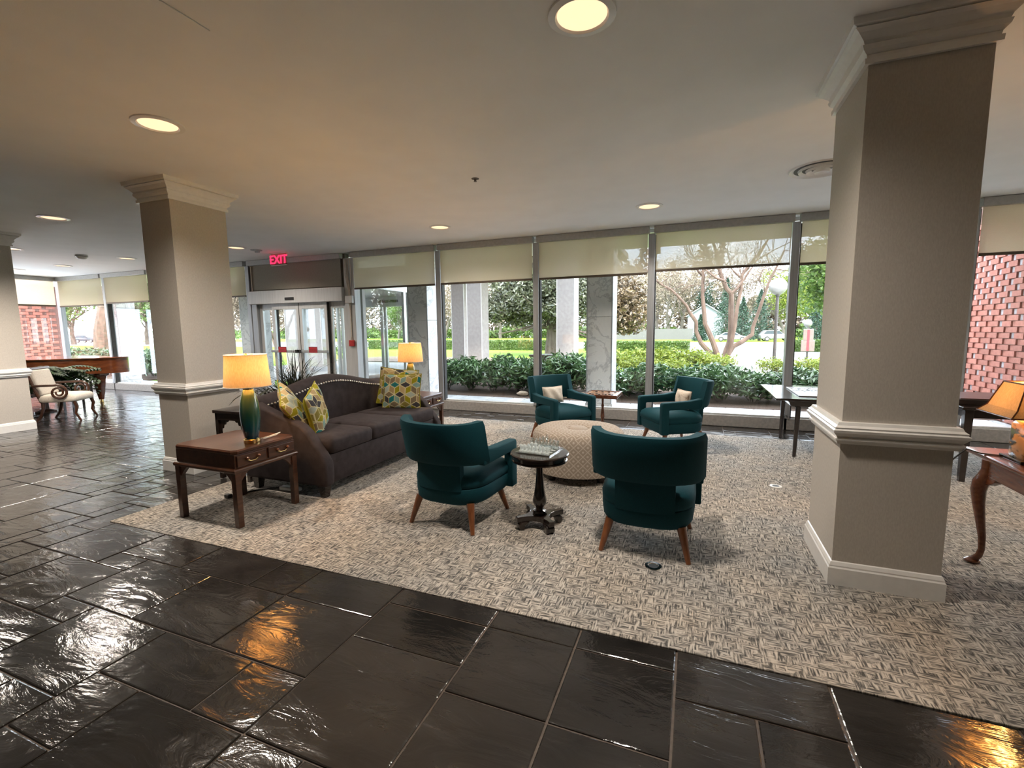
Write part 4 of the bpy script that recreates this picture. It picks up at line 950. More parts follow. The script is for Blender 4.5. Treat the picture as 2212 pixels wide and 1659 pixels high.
for x, y in ((.78, .18), (-.95, -.55), (-.95, .55)):
    lg = MB().loft([[(x + a * r, y + b * r, z) for a, b in ((-1, -.6), (-.6, -1), (.6, -1), (1, -.6), (1, .6), (.6, 1), (-.6, 1), (-1, .6))] for r, z in ((.035, .07), (.055, .2), (.085, .45), (.10, .52), (.14, .545), (.14, .58))]).build('leg', 'piano_wood', pn)
    MB().lathe([(.03, .0), (.032, .03), (.02, .06), (.02, .075)], 14, (x, y)).build('caster', 'brass', lg, smooth=True)
MB().box(-.75, -.65, -.12, .12, .1, .6).build('pedal_lyre', 'piano_wood', pn, bevel=.01)
# white scroll-arm chair
wc = thing('scroll_armchair', 'white upholstered dark wood armchair with scrolled arms near the piano', 'chair', (-9.22, 4.22, 0), rad(-52))
loft_outline(rrect(.27, .24, .07), [(.30, .02), (.315, 0), (.36, -.006), (.395, .01), (.415, .05), (.425, .12)]).build('seat', 'cream_fabric', wc, smooth=True, ang=60)
mb = MB().box(-.21, .21, -.035, .035, -.20, .20); bk = mb.build('back_cushion', 'cream_fabric', wc, bevel=.025, seg=3, smooth=True); bk.location = (0, -.275, .60); bk.rotation_euler = (rad(14), 0, 0)
B(-.25, .25, -.02, .02, .20, .245).build('crest_rail', 'walnut', bk, bevel=.01)
for sx in (-1, 1):
    MB().tube([(sx * .235, -.20, .30), (sx * .24, -.245, .45), (sx * .245, -.30, .65), (sx * .245, -.355, .83)], [.022, .022, .020, .018], 8).build('back_post', 'walnut', wc, smooth=True)
    pts = [(sx * .27, -.27, .56), (sx * .29, -.15, .565), (sx * .29, .0, .565)]
    for k in range(26):
        a = rad(90 - k * 26); r = .115 * (1 - k / 34)
        pts.append((sx * .29, .05 + r * math.cos(a), .455 + r * math.sin(a)))
    MB().tube(pts, [.018] * 3 + [.02 - .0003 * k for k in range(26)], 8).build('scroll_arm', 'walnut', wc, smooth=True)
    MB().tube([(sx * .22, .20, .31), (sx * .225, .225, .22), (sx * .22, .20, .12), (sx * .225, .26, .0)], [.026, .024, .018, .015], 8).build('leg', 'walnut', wc, smooth=True)
    MB().tube([(sx * .22, -.19, .31), (sx * .22, -.20, .2), (sx * .225, -.24, .08), (sx * .23, -.30, .0)], [.026, .022, .018, .015], 8).build('leg', 'walnut', wc, smooth=True)
# fern
fn = thing('potted_fern', 'large dark green fern on a stand between the piano and the white armchair', 'plant', (-10.45, 4.47, 0))
MB().lathe([(.15, 0), (.15, .02), (.05, .05), (.04, .32), (.12, .36), (.12, .38)], 20).build('stand', 'walnut', fn, smooth=True)
MB().lathe([(.10, .38), (.15, .50), (.17, .58), (.155, .585), (.002, .56)], 22).build('pot', 'dark_pot', fn, smooth=True)
random.seed(21); bl = []
for k in range(150):
    a = random.uniform(0, 2 * PI); R_ = random.uniform(.35, .85); hz = random.uniform(.10, .40); dz = random.uniform(-.45, .16)
    e_ = (R_ * math.cos(a), R_ * math.sin(a))
    for q in range(13):
        t_ = .2 + .8 * q / 13; b0 = (e_[0] * t_, e_[1] * t_, .58 + 2 * hz * t_ * (1 - t_) + dz * t_ * t_)
        for sd in (-1, 1):
            an = a + sd * 1.0; l_ = .17 * (1.2 - t_)
            e2 = (b0[0] + l_ * math.cos(an), b0[1] + l_ * math.sin(an), b0[2] - .03)
            bl.append((b0, ((b0[0] + e2[0]) / 2, (b0[1] + e2[1]) / 2, b0[2] + .015), e2, .024, random.random()))
tag(leaf_blades(bl, 'foliage', 'leaf_fern', fn), kind='stuff')
# small stand with papers
sd_ = thing('paper_stand', 'small dark stand with white papers beside the piano', 'stand', (-10.28, 4.86, 0))
B(-.16, .16, -.16, .16, .58, .60).build('top', 'dark_wood', sd_, bevel=.004)
for sx in (-1, 1):
    for sy in (-1, 1): B(sx * .14 - .014, sx * .14 + .014, sy * .14 - .014, sy * .14 + .014, 0, .58).build('leg', 'dark_wood', sd_)
tag(B(-.1, .12, -.08, .1, 0, .012).build('paper_stack', 'white_plastic', bevel=.002), 'white papers lying on the small dark stand by the piano', 'papers').location = (-10.28, 4.86, .60)
# ================================================================== OUTSIDE
def tz(y): return -.014 * max(0, y - 14)
def far(x, y):
    """point of the gently falling ground in line with a level-ground estimate; returns position and size factor"""
    if y <= 14: return Vector((x, y, 0)), 1
    yy = min(135, 1.154 / (1.35 / y - .014)); return Vector((x * yy / y, yy, tz(yy))), yy / y
def sheet(pts_rows, name, m, label, dz=0, kind='structure', cat='ground'):
    mb = MB(); n = len(pts_rows[0]); vs = [(x, y, tz(y) + dz) for row in pts_rows for x, y in row]
    fs = [(r * n + i, r * n + i + 1, (r + 1) * n + i + 1, (r + 1) * n + i) for r in range(len(pts_rows) - 1) for i in range(n - 1)]
    # give the sheet thickness
    o = len(vs); vs2 = vs + [(x, y, z - .25) for x, y, z in vs]
    rim = [i for i in range(n)] + [r * n + n - 1 for r in range(1, len(pts_rows))] + [(len(pts_rows) - 1) * n + i for i in range(n - 2, -1, -1)] + [r * n for r in range(len(pts_rows) - 2, 0, -1)]
    fs2 = fs + [tuple(i + o for i in f[::-1]) for f in fs] + [(rim[k], rim[(k + 1) % len(rim)], rim[(k + 1) % len(rim)] + o, rim[k] + o) for k in range(len(rim))]
    mb.add(vs2, fs2)
    return tag(mb.build(name, m), label, cat, None, kind)
sheet([[(-160, y), (-40, y), (0, y), (110, y)] for y in (8.4, 14, 30, 60, 100, 190)], 'lawn', 'lawn', 'bright green lawn outside the windows', -.03)
sheet([[(-9.0 + 0, y), (4.2, y)] for y in (8.43, 11, 13.4)], 'planting_bed', 'mulch', 'brown mulch planting bed along the walkway', .0)
sheet([[(-34, y), (-14.6, y)] for y in (8.43, 11, 12.5)], 'planting_bed', 'mulch', 'mulch bed outside the piano corner windows', .0)
sheet([[(-16, y), (-3.2, y)] for y in (17.2, 21.5)], 'tree_bed', 'mulch', 'mulched ground under the magnolia tree', .0)
sheet([[(-15.5, y), (-3.0, y)] for y in (9.6, 16.8)], 'porch_drive', 'asphalt', 'pale drive under the entrance canopy', -.005)
sheet([[(a, y), (b, y)] for y, a, b in ((13.6, 1.0, 3.0), (16, .6, 3.4), (20, .4, 4.0), (34, -1.2, 7.5), (38, -3, 9))], 'driveway', 'asphalt', 'pale grey driveway leading to the road', .0)
sheet([[(-160, y), (-40, y), (0, y), (110, y)] for y in (38, 50, 66)], 'road', 'asphalt', 'wide pale road beyond the hedges', .0)
sheet([[(a, y), (b, y)] for y, a, b in ((13.45, -.9, 4.2), (14.4, -.9, 4.2))], 'sidewalk', 'mortar', 'concrete sidewalk behind the planting bed', .012)

# slate walk with single flags
wk = tag(B(-18, 6, 7.0, 8.43, -.2, -.008).build('walkway', 'mortar'), 'bluestone flag walkway between windows and planting bed', 'walkway', None, 'structure')
random.seed(9); cache = {}
for row, (ya, yb, ws) in enumerate(((7.02, 7.46, (.42, .56, .70)), (7.46, 7.90, (.42, .56, .70)), (7.90, 8.43, (.28, .28, .42, .56)))):
    x = -16.0 + row * .2
    while x < 4.0:
        w = random.choice(ws)
        k = (w, round(yb - ya, 2))
        if k not in cache: cache[k] = tile_mesh(w - .02, yb - ya - .02, .008, .004).mesh('flagstone')
        if x > -6 or x < -11:
            o = obj('flagstone', cache[k], 'pave', wk); o.location = (x + .01, ya + .01, 0)
        x += w
# roof overhang and outer wall above
tag(B(-19, 6, WY + .1, 8.28, 2.66, 3.15).build('roof_overhang', 'trim'), 'flat concrete roof overhang above the walkway', 'roof', None, 'structure')
# marble pillars
for k, (xa, xb, lab) in enumerate(((-1.675, -1.25, 'behind the left window armchair'), (-5.115, -4.68, 'beside the glass vestibule'), (-9.55, -9.12, 'left of the entrance door'), (-14.40, -13.96, 'beyond the piano'))):
    p = thing('marble_pillar', 'square grey-veined white marble pillar outside ' + lab, 'pillar', ((xa + xb) / 2, 7.835, 0), 0, 'marble pillars along the walkway')
    hx = (xb - xa) / 2
    for z0, z1 in ((0, .10), (.104, 1.52), (1.524, 2.66)):
        e_ = .012 if z0 == 0 else 0
        B(-hx - e_, hx + e_, -.215 - e_, .215 + e_, z0, z1).build('marble_panel', 'marble', p, bevel=.003)
    for sx in (-1, 1): B(sx * (hx - .012) - .008, sx * (hx - .012) + .008, -.2175, -.2145, .1, 2.66).build('corner_strip', 'alu', p)
# vestibule
vs_ = thing('vestibule', 'glass entrance vestibule with aluminium frame outside the automatic door', 'vestibule', (0, 0, 0), 0, None, 'structure')
VX0, VX1, VY1 = -8.45, -5.66, 9.5
B(VX0, VX1, WY + .12, VY1 + .1, 2.12, 2.3).build('roof_panel', 'alu_light', vs_, bevel=.004)
B(VX0, VX1, VY1 - .12, VY1 + .06, 1.9, 2.12).build('outer_header', 'alu_light', vs_, bevel=.004)
B(-7.1, -6.55, VY1 - .14, VY1 - .12, 1.99, 2.05).build('outer_sensor', 'black', vs_)
for x in (VX1 - .03, VX0 + .03):
    for y in (7.05, 8.35, VY1 - .04): B(x - .03, x + .03, y - .04, y + .04, 0, 2.12).build('post', 'alu_light', vs_, bevel=.003)
    for a, b in ((7.09, 8.31), (8.39, VY1 - .08)):
        B(x - .004, x + .004, a, b, .08, 2.12).build('pane', 'glass', vs_); B(x - .025, x + .025, a, b, 0, .09).build('bottom_rail', 'alu_light', vs_)
for xa, xb in ((-8.35, -7.75), (-7.72, -7.08), (-7.04, -6.42), (-6.38, -5.76)):
    for x in (xa + .035, xb - .035): B(x - .035, x + .035, VY1 - .03, VY1 + .02, 0, 1.9).build('stile', 'alu_light', vs_, bevel=.003)
    B(xa + .07, xb - .07, VY1 - .008, VY1, .1, 1.9).build('pane', 'glass', vs_); B(xa + .07, xb - .07, VY1 - .03, VY1 + .02, 0, .12).build('bottom_rail', 'alu_light', vs_)
tag(B(VX0 + .1, VX1 - .1, 7.2, 9.3, -.005, .012).build('door_mat', 'black', bevel=.003), 'dark walk-off mat inside the glass vestibule', 'mat')
# porch columns and folded canopy
for k, (xa, xb, ya, lab) in enumerate(((-3.43, -2.96, 12, 'seen right of the magnolia trunk'), (-6.07, -5.62, 12, 'second, beside its twin behind the laurel shrubs'), (-7.66, -7.2, 14, 'further back, beside its twin behind the laurel shrubs'), (-12.95, -12.4, 12, 'seen through the left sliding door'), (-13.9, -13.3, 14, 'seen through the right sliding door'))):
    c = thing('porch_column', 'square pinkish concrete porch column ' + lab, 'column', ((xa + xb) / 2, ya + .25, 0), 0, 'concrete columns of the entrance canopy')
    h = (xb - xa) / 2
    MB().loft([[(sx * h * k_, sy * .25 * k_, z) for sx, sy in ((-1, -1), (1, -1), (1, 1), (-1, 1))] for k_, z in ((1, -.05), (1, 3.05), (1.15, 3.25))]).build('shaft', 'concrete', c, bevel=.015)
    for sx in (-1, 1): B(sx * h - .008, sx * h + .008, -.258, -.246, 0, 3.0).build('corner_bead', 'trim', c)
    B(-h - .05, h + .05, -.3, .3, -.06, .08).build('plinth', 'concrete', c, bevel=.01)
cn = thing('entrance_canopy', 'folded concrete plate canopy over the entrance drive', 'canopy', (0, 0, 0))
zig = [(-15.2 + 1.3 * k, 3.15 if k % 2 else 3.65) for k in range(11)]
MB().prism(zig + [(x, z + .16) for x, z in zig[::-1]], 9.7, 16.5, 'y').build('folded_plate', 'concrete', cn)
B(-15.2, -2.2, 11.9, 12.6, 3.2, 3.35).build('beam', 'concrete', cn); B(-15.2, -2.2, 13.9, 14.6, 3.2, 3.35).build('beam', 'concrete', cn)
sl = thing('security_light', 'small grey floodlight under the roof edge outside', 'light', (-.66, 8.05, 2.62))
B(-.09, .09, -.05, .05, -.10, .04).build('housing', 'alu_light', sl, bevel=.008); B(-.07, .07, -.056, -.05, -.08, .02).build('lens', 'globe', sl)

# ---- relief brick walls
def brick_wall(name, x, face, ya, yb, zb, zt, label, per=.29, ch=.08, hmat='brick_grey'):
    w = thing(name, label, 'wall', (0, 0, 0), 0, None, 'structure')
    B(min(x, x + .3 * face), max(x, x + .3 * face), ya, yb, -.1, 3.1).build('backing', 'brick_pink', w)
    sm_ = B(-.012, .012, .004, .196, .004, ch - .004).mesh('brick', bevel=.0); hm = B(-.004, .004, .003, .087, .004, ch - .004).mesh('brick')
    sm_.materials.append(M['brick']); hm.materials.append(M[hmat]); hr = hm.copy(); hr.materials.clear(); hr.materials.append(M['brick'])
    n = 0; rest = MB(); rest2 = MB(); lst = []
    r = 0; z = .02
    while z + ch < 3.05:
        y = ya + (r % 2) * per / 2
        while y + per <= yb:
            lst.append((y, z, 0)); lst.append((y + .2, z, 1)); y += per
        z += ch; r += 1
    ins = [q for q in lst if zb < q[1] < zt]; ins = ins[:296]; keep = set(ins)
    for (y, z, h) in lst:
        if (y, z, h) in keep:
            o = obj('brick', (hm if random.random() < .3 or hmat != 'brick_grey' else hr) if h else sm_, None, w); o.location = (x - face * .012 * (1 if not h else .2), y, z + random.uniform(-.001, .001))
        else:
            (rest2 if h else rest).box(x - face * (.024 if not h else .004) if face > 0 else x, x if face > 0 else x - face * (.024 if not h else .004), y + .004, y + (.087 if h else .196), z + .004, z + ch - .004)
    tag(rest.build('brickwork', 'brick', w), kind='stuff')
    if rest2.v: tag(rest2.build('recessed_brickwork', hmat, w), kind='stuff')
    return w
random.seed(4)
brick_wall('wall_brick_right', 3.95, 1, 6.99 + .15, 9.9, .3, 2.2, 'pink relief brick wall outside the right end window')
brick_wall('wall_brick_left', -17.0, -1, 4.5, 7.85, .5, 2.2, 'salmon relief brick wall outside the left end window', hmat='brick_pink')

# ---- foliage helpers
def leaf_mesh(name, C, S, rng, aspect=.42, up=.3, fold=.18):
    """C centres (n,3), S sizes (n): pointed folded leaves"""
    n = len(C); d = rng.normal(size=(n, 3)); d[:, 2] = d[:, 2] * .7 + up; d /= np.linalg.norm(d, axis=1)[:, None]
    q = rng.normal(size=(n, 3)); s = np.cross(d, q); s /= np.linalg.norm(s, axis=1)[:, None]; nn = np.cross(s, d)
    S = S[:, None]; V = np.empty((n, 4, 3), np.float32)
    V[:, 0] = C - d * S * .5; V[:, 1] = C + s * S * aspect * .5 + nn * S * fold * .5; V[:, 2] = C + d * S * .5; V[:, 3] = C - s * S * aspect * .5 + nn * S * fold * .5
    me = bpy.data.meshes.new(name); me.vertices.add(n * 4); me.vertices.foreach_set('co', V.ravel())
    tri = np.array([0, 1, 2, 0, 2, 3], np.int32)[None, :] + (np.arange(n, dtype=np.int32) * 4)[:, None]
    me.loops.add(n * 6); me.loops.foreach_set('vertex_index', tri.ravel())
    me.polygons.add(n * 2); me.polygons.foreach_set('loop_start', np.arange(n * 2, dtype=np.int32) * 3)
    me.update(calc_edges=True)
    a = me.attributes.new('tone', 'FLOAT', 'FACE'); tn = np.repeat(rng.random(n).astype(np.float32), 2); a.data.foreach_set('value', tn)
    return me
def cloud(rng, clusters, per_area=1.0, n=None):
    P = []
    for (c, r, k) in clusters:
        d = rng.normal(size=(k, 3)); d /= np.linalg.norm(d, axis=1)[:, None]
        rr = rng.random(k)[:, None] ** .40; P.append(np.array(c) + d * rr * np.array(r))
    return np.concatenate(P)
def blob_clusters(rng, c, R, nb, k, zsq=1):
    out = []
    for _ in range(nb):
        d = rng.normal(size=3); d /= np.linalg.norm(d); f = rng.random() ** .5
        p = np.array(c) + d * f * np.array(R) * .72; r = np.array(R) * rng.uniform(.28, .42); out.append((p, r, k))
    return out
def branches(mb, p, d, L, r, depth, rng, spread=.6, n=6, ends=None, up=.15, kids=(2, 4)):
    pts = [p]; q = Vector(p); dd = Vector(d).normalized()
    for k in range(3):
        dd = (dd + Vector(rng.normal(size=3)) * .12 + Vector((0, 0, up * .3))).normalized(); q = q + dd * L / 3; pts.append(tuple(q))
    mb.tube(pts, [r, r * .88, r * .76, r * .62], max(3, n), depth == 0)
    if ends is not None: ends.append(tuple(q))
    if depth == 0: return
    for k in range(int(rng.integers(kids[0], kids[1] + 1))):
        a = Vector(rng.normal(size=3)); nd = (dd + a.normalized() * spread + Vector((0, 0, up))).normalized()
        t = rng.uniform(.45, 1); st = Vector(pts[0]).lerp(Vector(pts[-1]), t) if k else q
        branches(mb, tuple(st), nd, L * rng.uniform(.58, .78), r * .58, depth - 1, rng, spread, n - 1, ends, up, kids)
def big_tree(name, label, loc, s, crown, leafm, seed, group=None, trunk=(1.6, .16), nleaf=5000, leaf=.12, bark='bark', depth=3, aspect=.5, lean=(0, 0)):
    rng = np.random.default_rng(seed); t = thing(name, label, 'tree', loc, 0, group); t.scale = (s, s, s)
    mb = MB(); ends = []
    branches(mb, (0, 0, -.2), (lean[0], lean[1], 1), trunk[0], trunk[1], depth, rng, .7, 7, ends, .12)
    mb.build('trunk', bark, t, smooth=True)
    if nleaf:
        c, R = crown; cl = blob_clusters(rng, c, R, 26, nleaf // 26)
        C = cloud(rng, cl); me = leaf_mesh('foliage', C, rng.uniform(.7, 1.3, len(C)) * leaf, rng, aspect)
        tag(obj('foliage', me, leafm, t), kind='stuff')
    return t

# ---- laurel shrubs along the walk (three grown forms, copied)
def shrub_proto(seed, h, w, nl, leafm, leaf, aspect, up):
    rng = np.random.default_rng(seed)
    st = MB(); ends = []
    for k in range(7):
        a = rng.uniform(0, 2 * PI); branches(st, (.03 * math.cos(a), .03 * math.sin(a), -.03), (.45 * math.cos(a), .45 * math.sin(a), 1), h * .45, .012, 2, rng, .7, 5, ends, .3)
    C = []
    E_ = np.array([e for e in ends if e[2] > h * .2]); E_[:, 0] *= w / max(.1, abs(E_[:, 0]).max()); E_[:, 1] *= w / max(.1, abs(E_[:, 1]).max()); E_[:, 2] = np.minimum(E_[:, 2], h)
    idx = rng.integers(0, len(E_), nl); C = E_[idx] + rng.normal(size=(nl, 3)) * np.array([.075, .075, .06])
    fill = cloud(rng, [((0, 0, h * .52), (w * .95, w * .95, h * .42), nl // 2)]); C = np.concatenate([C, fill]); C[:, 2] = np.maximum(C[:, 2], .06)
    return st.mesh('stems', smooth=True), leaf_mesh('foliage', C, rng.uniform(.7, 1.25, len(C)) * leaf, rng, aspect, up)
forms = [shrub_proto(s_, .72, .42, 620, 'leaf_laurel', .15, .30, .5) for s_ in (31, 32, 33)]
def shrub(form, loc, s, rz, leafm, label, group, cat='shrub', name='laurel_shrub'):
    t = thing(name, label, cat, loc, rz, group); t.scale = (s[0], s[0], s[1])
    obj('stems', form[0], 'twig', t); o = obj('foliage', form[1], None, t)
    if not form[1].materials: form[1].materials.append(M[leafm])
    tag(o, kind='stuff'); return t
random.seed(17)
GS = 'laurel shrubs in the bed along the walkway'
row1 = [(-5.2 + .56 * k, 9.15) for k in range(14)]
for k, (x, y) in enumerate(row1 + [(-4.9 + .6 * j, 9.85) for j in range(14)]):
    if -4.66 > x > -6 and y < 9.0: continue
    zs = 1.02 if x < -1.9 else .80
    near = 'front' if y < 9.5 else 'back'
    side = 'left of the marble pillar' if x < -1.5 else ('between marble pillar and bare tree' if x < .6 else 'below the globe lamp post')
    shrub(forms[k % 3], (x + random.uniform(-.1, .1), y + random.uniform(-.12, .12), 0), (random.uniform(.9, 1.1), zs * random.uniform(.85, 1.15)), random.uniform(0, 6), 'leaf_laurel',
          'dark glossy laurel shrub, %s from the left in the %s row along the walk' % (ORD[k % 14], near), GS)
for k in range(9):
    shrub(forms[k % 3], (-21.2 + .8 * k, 9.3 + random.uniform(-.2, .3), 0), (1.1, 1.15), random.uniform(0, 6), 'leaf_laurel', 'glossy laurel shrub outside the piano corner, %s from the left' % ORD[k], 'laurel shrubs outside the piano corner')
lime = [shrub_proto(s_, .95, .75, 1100, 'leaf_lime', .09, .5, .2) for s_ in (41, 42)]
GL = 'lime green spring shrubs behind the laurels'
for k, (x, y, s_) in enumerate(((-1.75, 12.5, 1.0), (-.95, 12.7, 1.05), (-.2, 12.5, 1.02), (.45, 12.8, .85), (-1.2, 11.5, .85), (-.4, 11.4, .8))):
    shrub(lime[k % 2], (x, y, 0), (s_, s_ * .85), k * 1.3, 'leaf_lime', 'lime green leafy shrub left of the bare tree, ' + ['leftmost of the back row', 'second of the back row', 'third of the back row', 'nearest the bare tree', 'left one of the front pair', 'right one of the front pair'][k], GL, name='lime_shrub')
for x, y, lab in ((1.75, 12.9, 'pale green airy shrub at the foot of the globe lamp post'), (2.5, 13.0, 'pale green airy shrub right of the globe lamp post')):
    shrub(lime[1], (x, y, 0), (.55, .62), 2, 'leaf_lime', lab, GL, name='airy_shrub')
# rocks and a utility box in the bed
for k, (x, y, s_) in enumerate(((-2.25, 8.75, .20), (-1.95, 8.68, .15), (-3.2, 8.7, .12))):
    rng = np.random.default_rng(60 + k); mb = MB().sphere((0, 0, .25), 1, 10, 6, .6); mb.v = [tuple(np.array(v) * rng.uniform(.85, 1.12)) for v in mb.v]
    o = mb.build('garden_rock', 'rock', smooth=True); o.scale = (s_, s_ * .8, s_ * .7); o.location = (x, y, .03); tag(o, ['large tan rock in the mulch behind the left window armchair', 'tan rock beside the marble pillar base', 'small tan rock in the mulch under the laurels'][k], 'rock', 'rocks in the mulch bed')
ub = thing('utility_box', 'dark grey utility box behind the laurel shrubs by the drive', 'box', (-4.4, 14.2, 0))
B(-.45, .45, -.3, .3, -.05, .46).build('cabinet', 'post', ub, bevel=.02); B(-.48, .48, -.33, .33, .46, .52).build('lid', 'post', ub, bevel=.015)

# ---- bare multi-stem tree
bt = thing('bare_tree', 'bare multi-stemmed tan tree in front of the middle right window', 'tree', (0, 0, 0))
stems = [[(.74, -.05), (.65, .34), (.34, .63), (.16, .84), (.01, 1.19), (0, 1.49), (-.22, 1.82), (-.29, 1.98), (-.55, 2.29), (-.77, 2.51), (-1.12, 2.71), (-1.5, 3.1)],
         [(.76, -.05), (.62, .52), (.5, .87), (.36, 1.19), (.25, 1.44), (.21, 1.83), (.15, 2.29), (.15, 2.58), (.15, 2.88), (.14, 3.06), (.15, 3.6), (.3, 4.3)],
         [(.8, -.05), (.91, .57), (1, .87), (1.01, 1.18), (.99, 1.77), (.97, 2.33), (.83, 2.49), (.74, 2.71), (.63, 3.01), (.5, 3.6), (.3, 4.2)],
         [(.95, .5), (.99, .75), (1.07, 1.32), (1.12, 1.9), (1.2, 2.43), (1.21, 2.82), (1.34, 3.06), (1.6, 3.4), (1.9, 3.9), (2.3, 4.3)],
         [(.78, .1), (.88, .38), (1.07, .73), (1.31, .87), (1.58, 1.09), (1.59, 1.31), (1.73, 1.8), (1.86, 2.31), (2, 2.74), (2.1, 2.97), (2.3, 3.5)],
         [(.74, 2.67), (.51, 2.77), (.3, 2.94), (.05, 3.2), (-.3, 3.6)], [(1.19, 2.78), (1.02, 2.94), (.93, 3.06), (.8, 3.5)], [(.15, 2.88), (.04, 2.97), (-.1, 3.15), (-.4, 3.7)], [(.97, 2.33), (1.1, 2.45), (1.23, 2.65), (1.5, 3.1), (1.8, 3.7)], [(1.21, 2.82), (1.5, 3.2), (2.0, 3.5), (2.6, 3.8)]]
R0 = [.085, .09, .12, .07, .085, .04, .035, .035, .045, .03]
for si, st_ in enumerate(stems):
    rng = np.random.default_rng(80 + si); ph = rng.uniform(-.3, .3)
    pts = [(x, 15.6 + ph * min(1, max(0, z)) , z) for x, z in st_]; n = len(pts)
    mb = MB().tube(pts, [R0[si] * (1 - .72 * k / (n - 1)) for k in range(n)], 8)
    for k in range(max(2, n // 2), n):
        if pts[k][2] > 2.2:
            for q in range(2): branches(mb, pts[k], tuple(rng.normal(size=3) * .6 + np.array((0, 0, .9))), .5, .012, 2, rng, .7, 4, None, .1)
    mb.build('stem', 'bark_tan', bt, smooth=True)

# ---- globe lamp post
gp = thing('globe_lamp_post', 'tall bronze lamp post with white globe by the driveway', 'lamp post', (2.12, 15.2, 0))
MB().lathe([(.07, -.05), (.07, .06), (.045, .09), (.042, 2.16), (.06, 2.18), (.06, 2.23)], 16).build('post', 'post', gp, smooth=True, ang=30)
MB().sphere((0, 0, 2.44), .235, 28, 18).build('globe', 'globe', gp, smooth=True)
# ---- double sided sign with lamp
p, k_ = far(3.70, 19.2)
sg = thing('garden_sign', 'stepped pinkish sign board on a post right of the lamp post', 'sign', p); sg.scale = (k_, k_, k_)
B(-.03, .03, .02, .07, -.1, 1.3).build('post', 'post', sg); B(-.16, .16, -.02, .02, .80, 1.22).build('upper_board', 'sign_pink', sg, bevel=.03); B(-.21, .21, -.02, .02, .42, .82).build('lower_board', 'sign_pink', sg, bevel=.02)
B(-.035, .035, -.03, -.02, .45, 1.2).build('centre_strip', 'red_dark', sg)
MB().sphere((.02, .3, 1.42), .14, 18, 12).build('globe', 'globe', sg, smooth=True)

# ---- clipped hedges
def hedge(xa, xb, y, hh, label, dep=1.0):
    p, s_ = far((xa + xb) / 2, y); L_ = (xb - xa) * s_; h_ = hh * s_
    t = thing('hedge', label, 'hedge', p, 0, 'clipped hedges along the road'); rng = np.random.default_rng(int(abs(xa * 10)) + 3)
    B(-L_ / 2 + .1, L_ / 2 - .1, -dep / 2 + .1, dep / 2 - .1, -.1, h_ - .1).build('inner_growth', 'leaf_core', t)
    n = int(L_ * 900); C = np.stack([rng.uniform(-L_ / 2, L_ / 2, n), rng.uniform(-dep / 2, dep / 2, n), rng.uniform(0, h_, n)], 1)
    f = rng.integers(0, 3, n); C[f == 0, 1] = -dep / 2 + rng.uniform(0, .1, (f == 0).sum()); C[f == 1, 2] = h_ - rng.uniform(0, .1, (f == 1).sum())
    tag(obj('foliage', leaf_mesh('foliage', C, rng.uniform(.6, 1.2, n) * .11, rng, .6), 'leaf_hedge', t), kind='stuff')
M['leaf_core'] = mat('hedge_core', (.05, .09, .02), (.09, .14, .03), rough=.9)
hedge(-22, -8.0, 28, .62, 'low clipped hedge behind the lawn and magnolia', 1.2)
hedge(-6.2, -.28, 28, .55, 'clipped hedge ending at the driveway left of the bare tree', 1.4)
hedge(4.6, 7.4, 28, .6, 'clipped hedge right of the driveway behind the sign', 1.4)
# ---- magnolia
p, k_ = far(-6.86, 22.9)
mg = thing('magnolia_tree', 'broad evergreen magnolia tree with drooping branches on the lawn', 'tree', p); mg.scale = (k_, k_, k_)
rng = np.random.default_rng(101); mb = MB(); ends = []
mb.tube([(0, 0, -.2), (.02, 0, .5), (.05, .05, 1.2), (0, .1, 2.2), (.1, 0, 3.6), (0, 0, 5)], [.36, .29, .27, .24, .17, .08], 12)
for k in range(16):
    a = 2 * PI * k / 16 + rng.uniform(-.2, .2); z = rng.uniform(1.1, 3.6); L_ = rng.uniform(2.2, 3.6)
    mb.tube([(0, 0, z), (L_ * .35 * math.cos(a), L_ * .35 * math.sin(a), z + .15), (L_ * .7 * math.cos(a), L_ * .7 * math.sin(a), z - .1), (L_ * math.cos(a), L_ * math.sin(a), z + rng.uniform(-.4, .3))], [.10, .07, .045, .02], 6)
mb.build('trunk', 'bark', mg, smooth=True)
cl = blob_clusters(rng, (-.4, 0, 3.7), (4.2, 3.6, 2.6), 80, 420) + blob_clusters(rng, (-2.4, -.5, 2.3), (2.3, 2.0, 1.1), 24, 320) + blob_clusters(rng, (.3, -1.2, 2.4), (1.8, 1.6, 1.0), 14, 300)
C = cloud(rng, cl); C = C[C[:, 2] > 1.15 + .25 * np.sin(C[:, 0] * 2)]
tag(obj('foliage', leaf_mesh('foliage', C, rng.uniform(.7, 1.3, len(C)) * .20, rng, .42, .2), 'leaf_magnolia', mg), kind='stuff')
C = cloud(rng, blob_clusters(rng, (3.7, -.4, 2.3), (1.7, 1.6, 1.6), 26, 300))
C = C[C[:, 2] > 1.0]
tag(obj('bronze_foliage', leaf_mesh('bronze_foliage', C, rng.uniform(.7, 1.3, len(C)) * .19, rng, .42, .2), 'leaf_bronze', mg), kind='stuff')
# ---- leafy tree on the right
p, k_ = far(6.2, 25)
big_tree('leafy_tree', 'bright green leafy tree right of the lamp post', p, k_ * 1.15, ((-.1, 0, 3.1), (2.2, 2.0, 2.1)), 'leaf_spring', 111, None, (1.5, .14), 9000, .17)
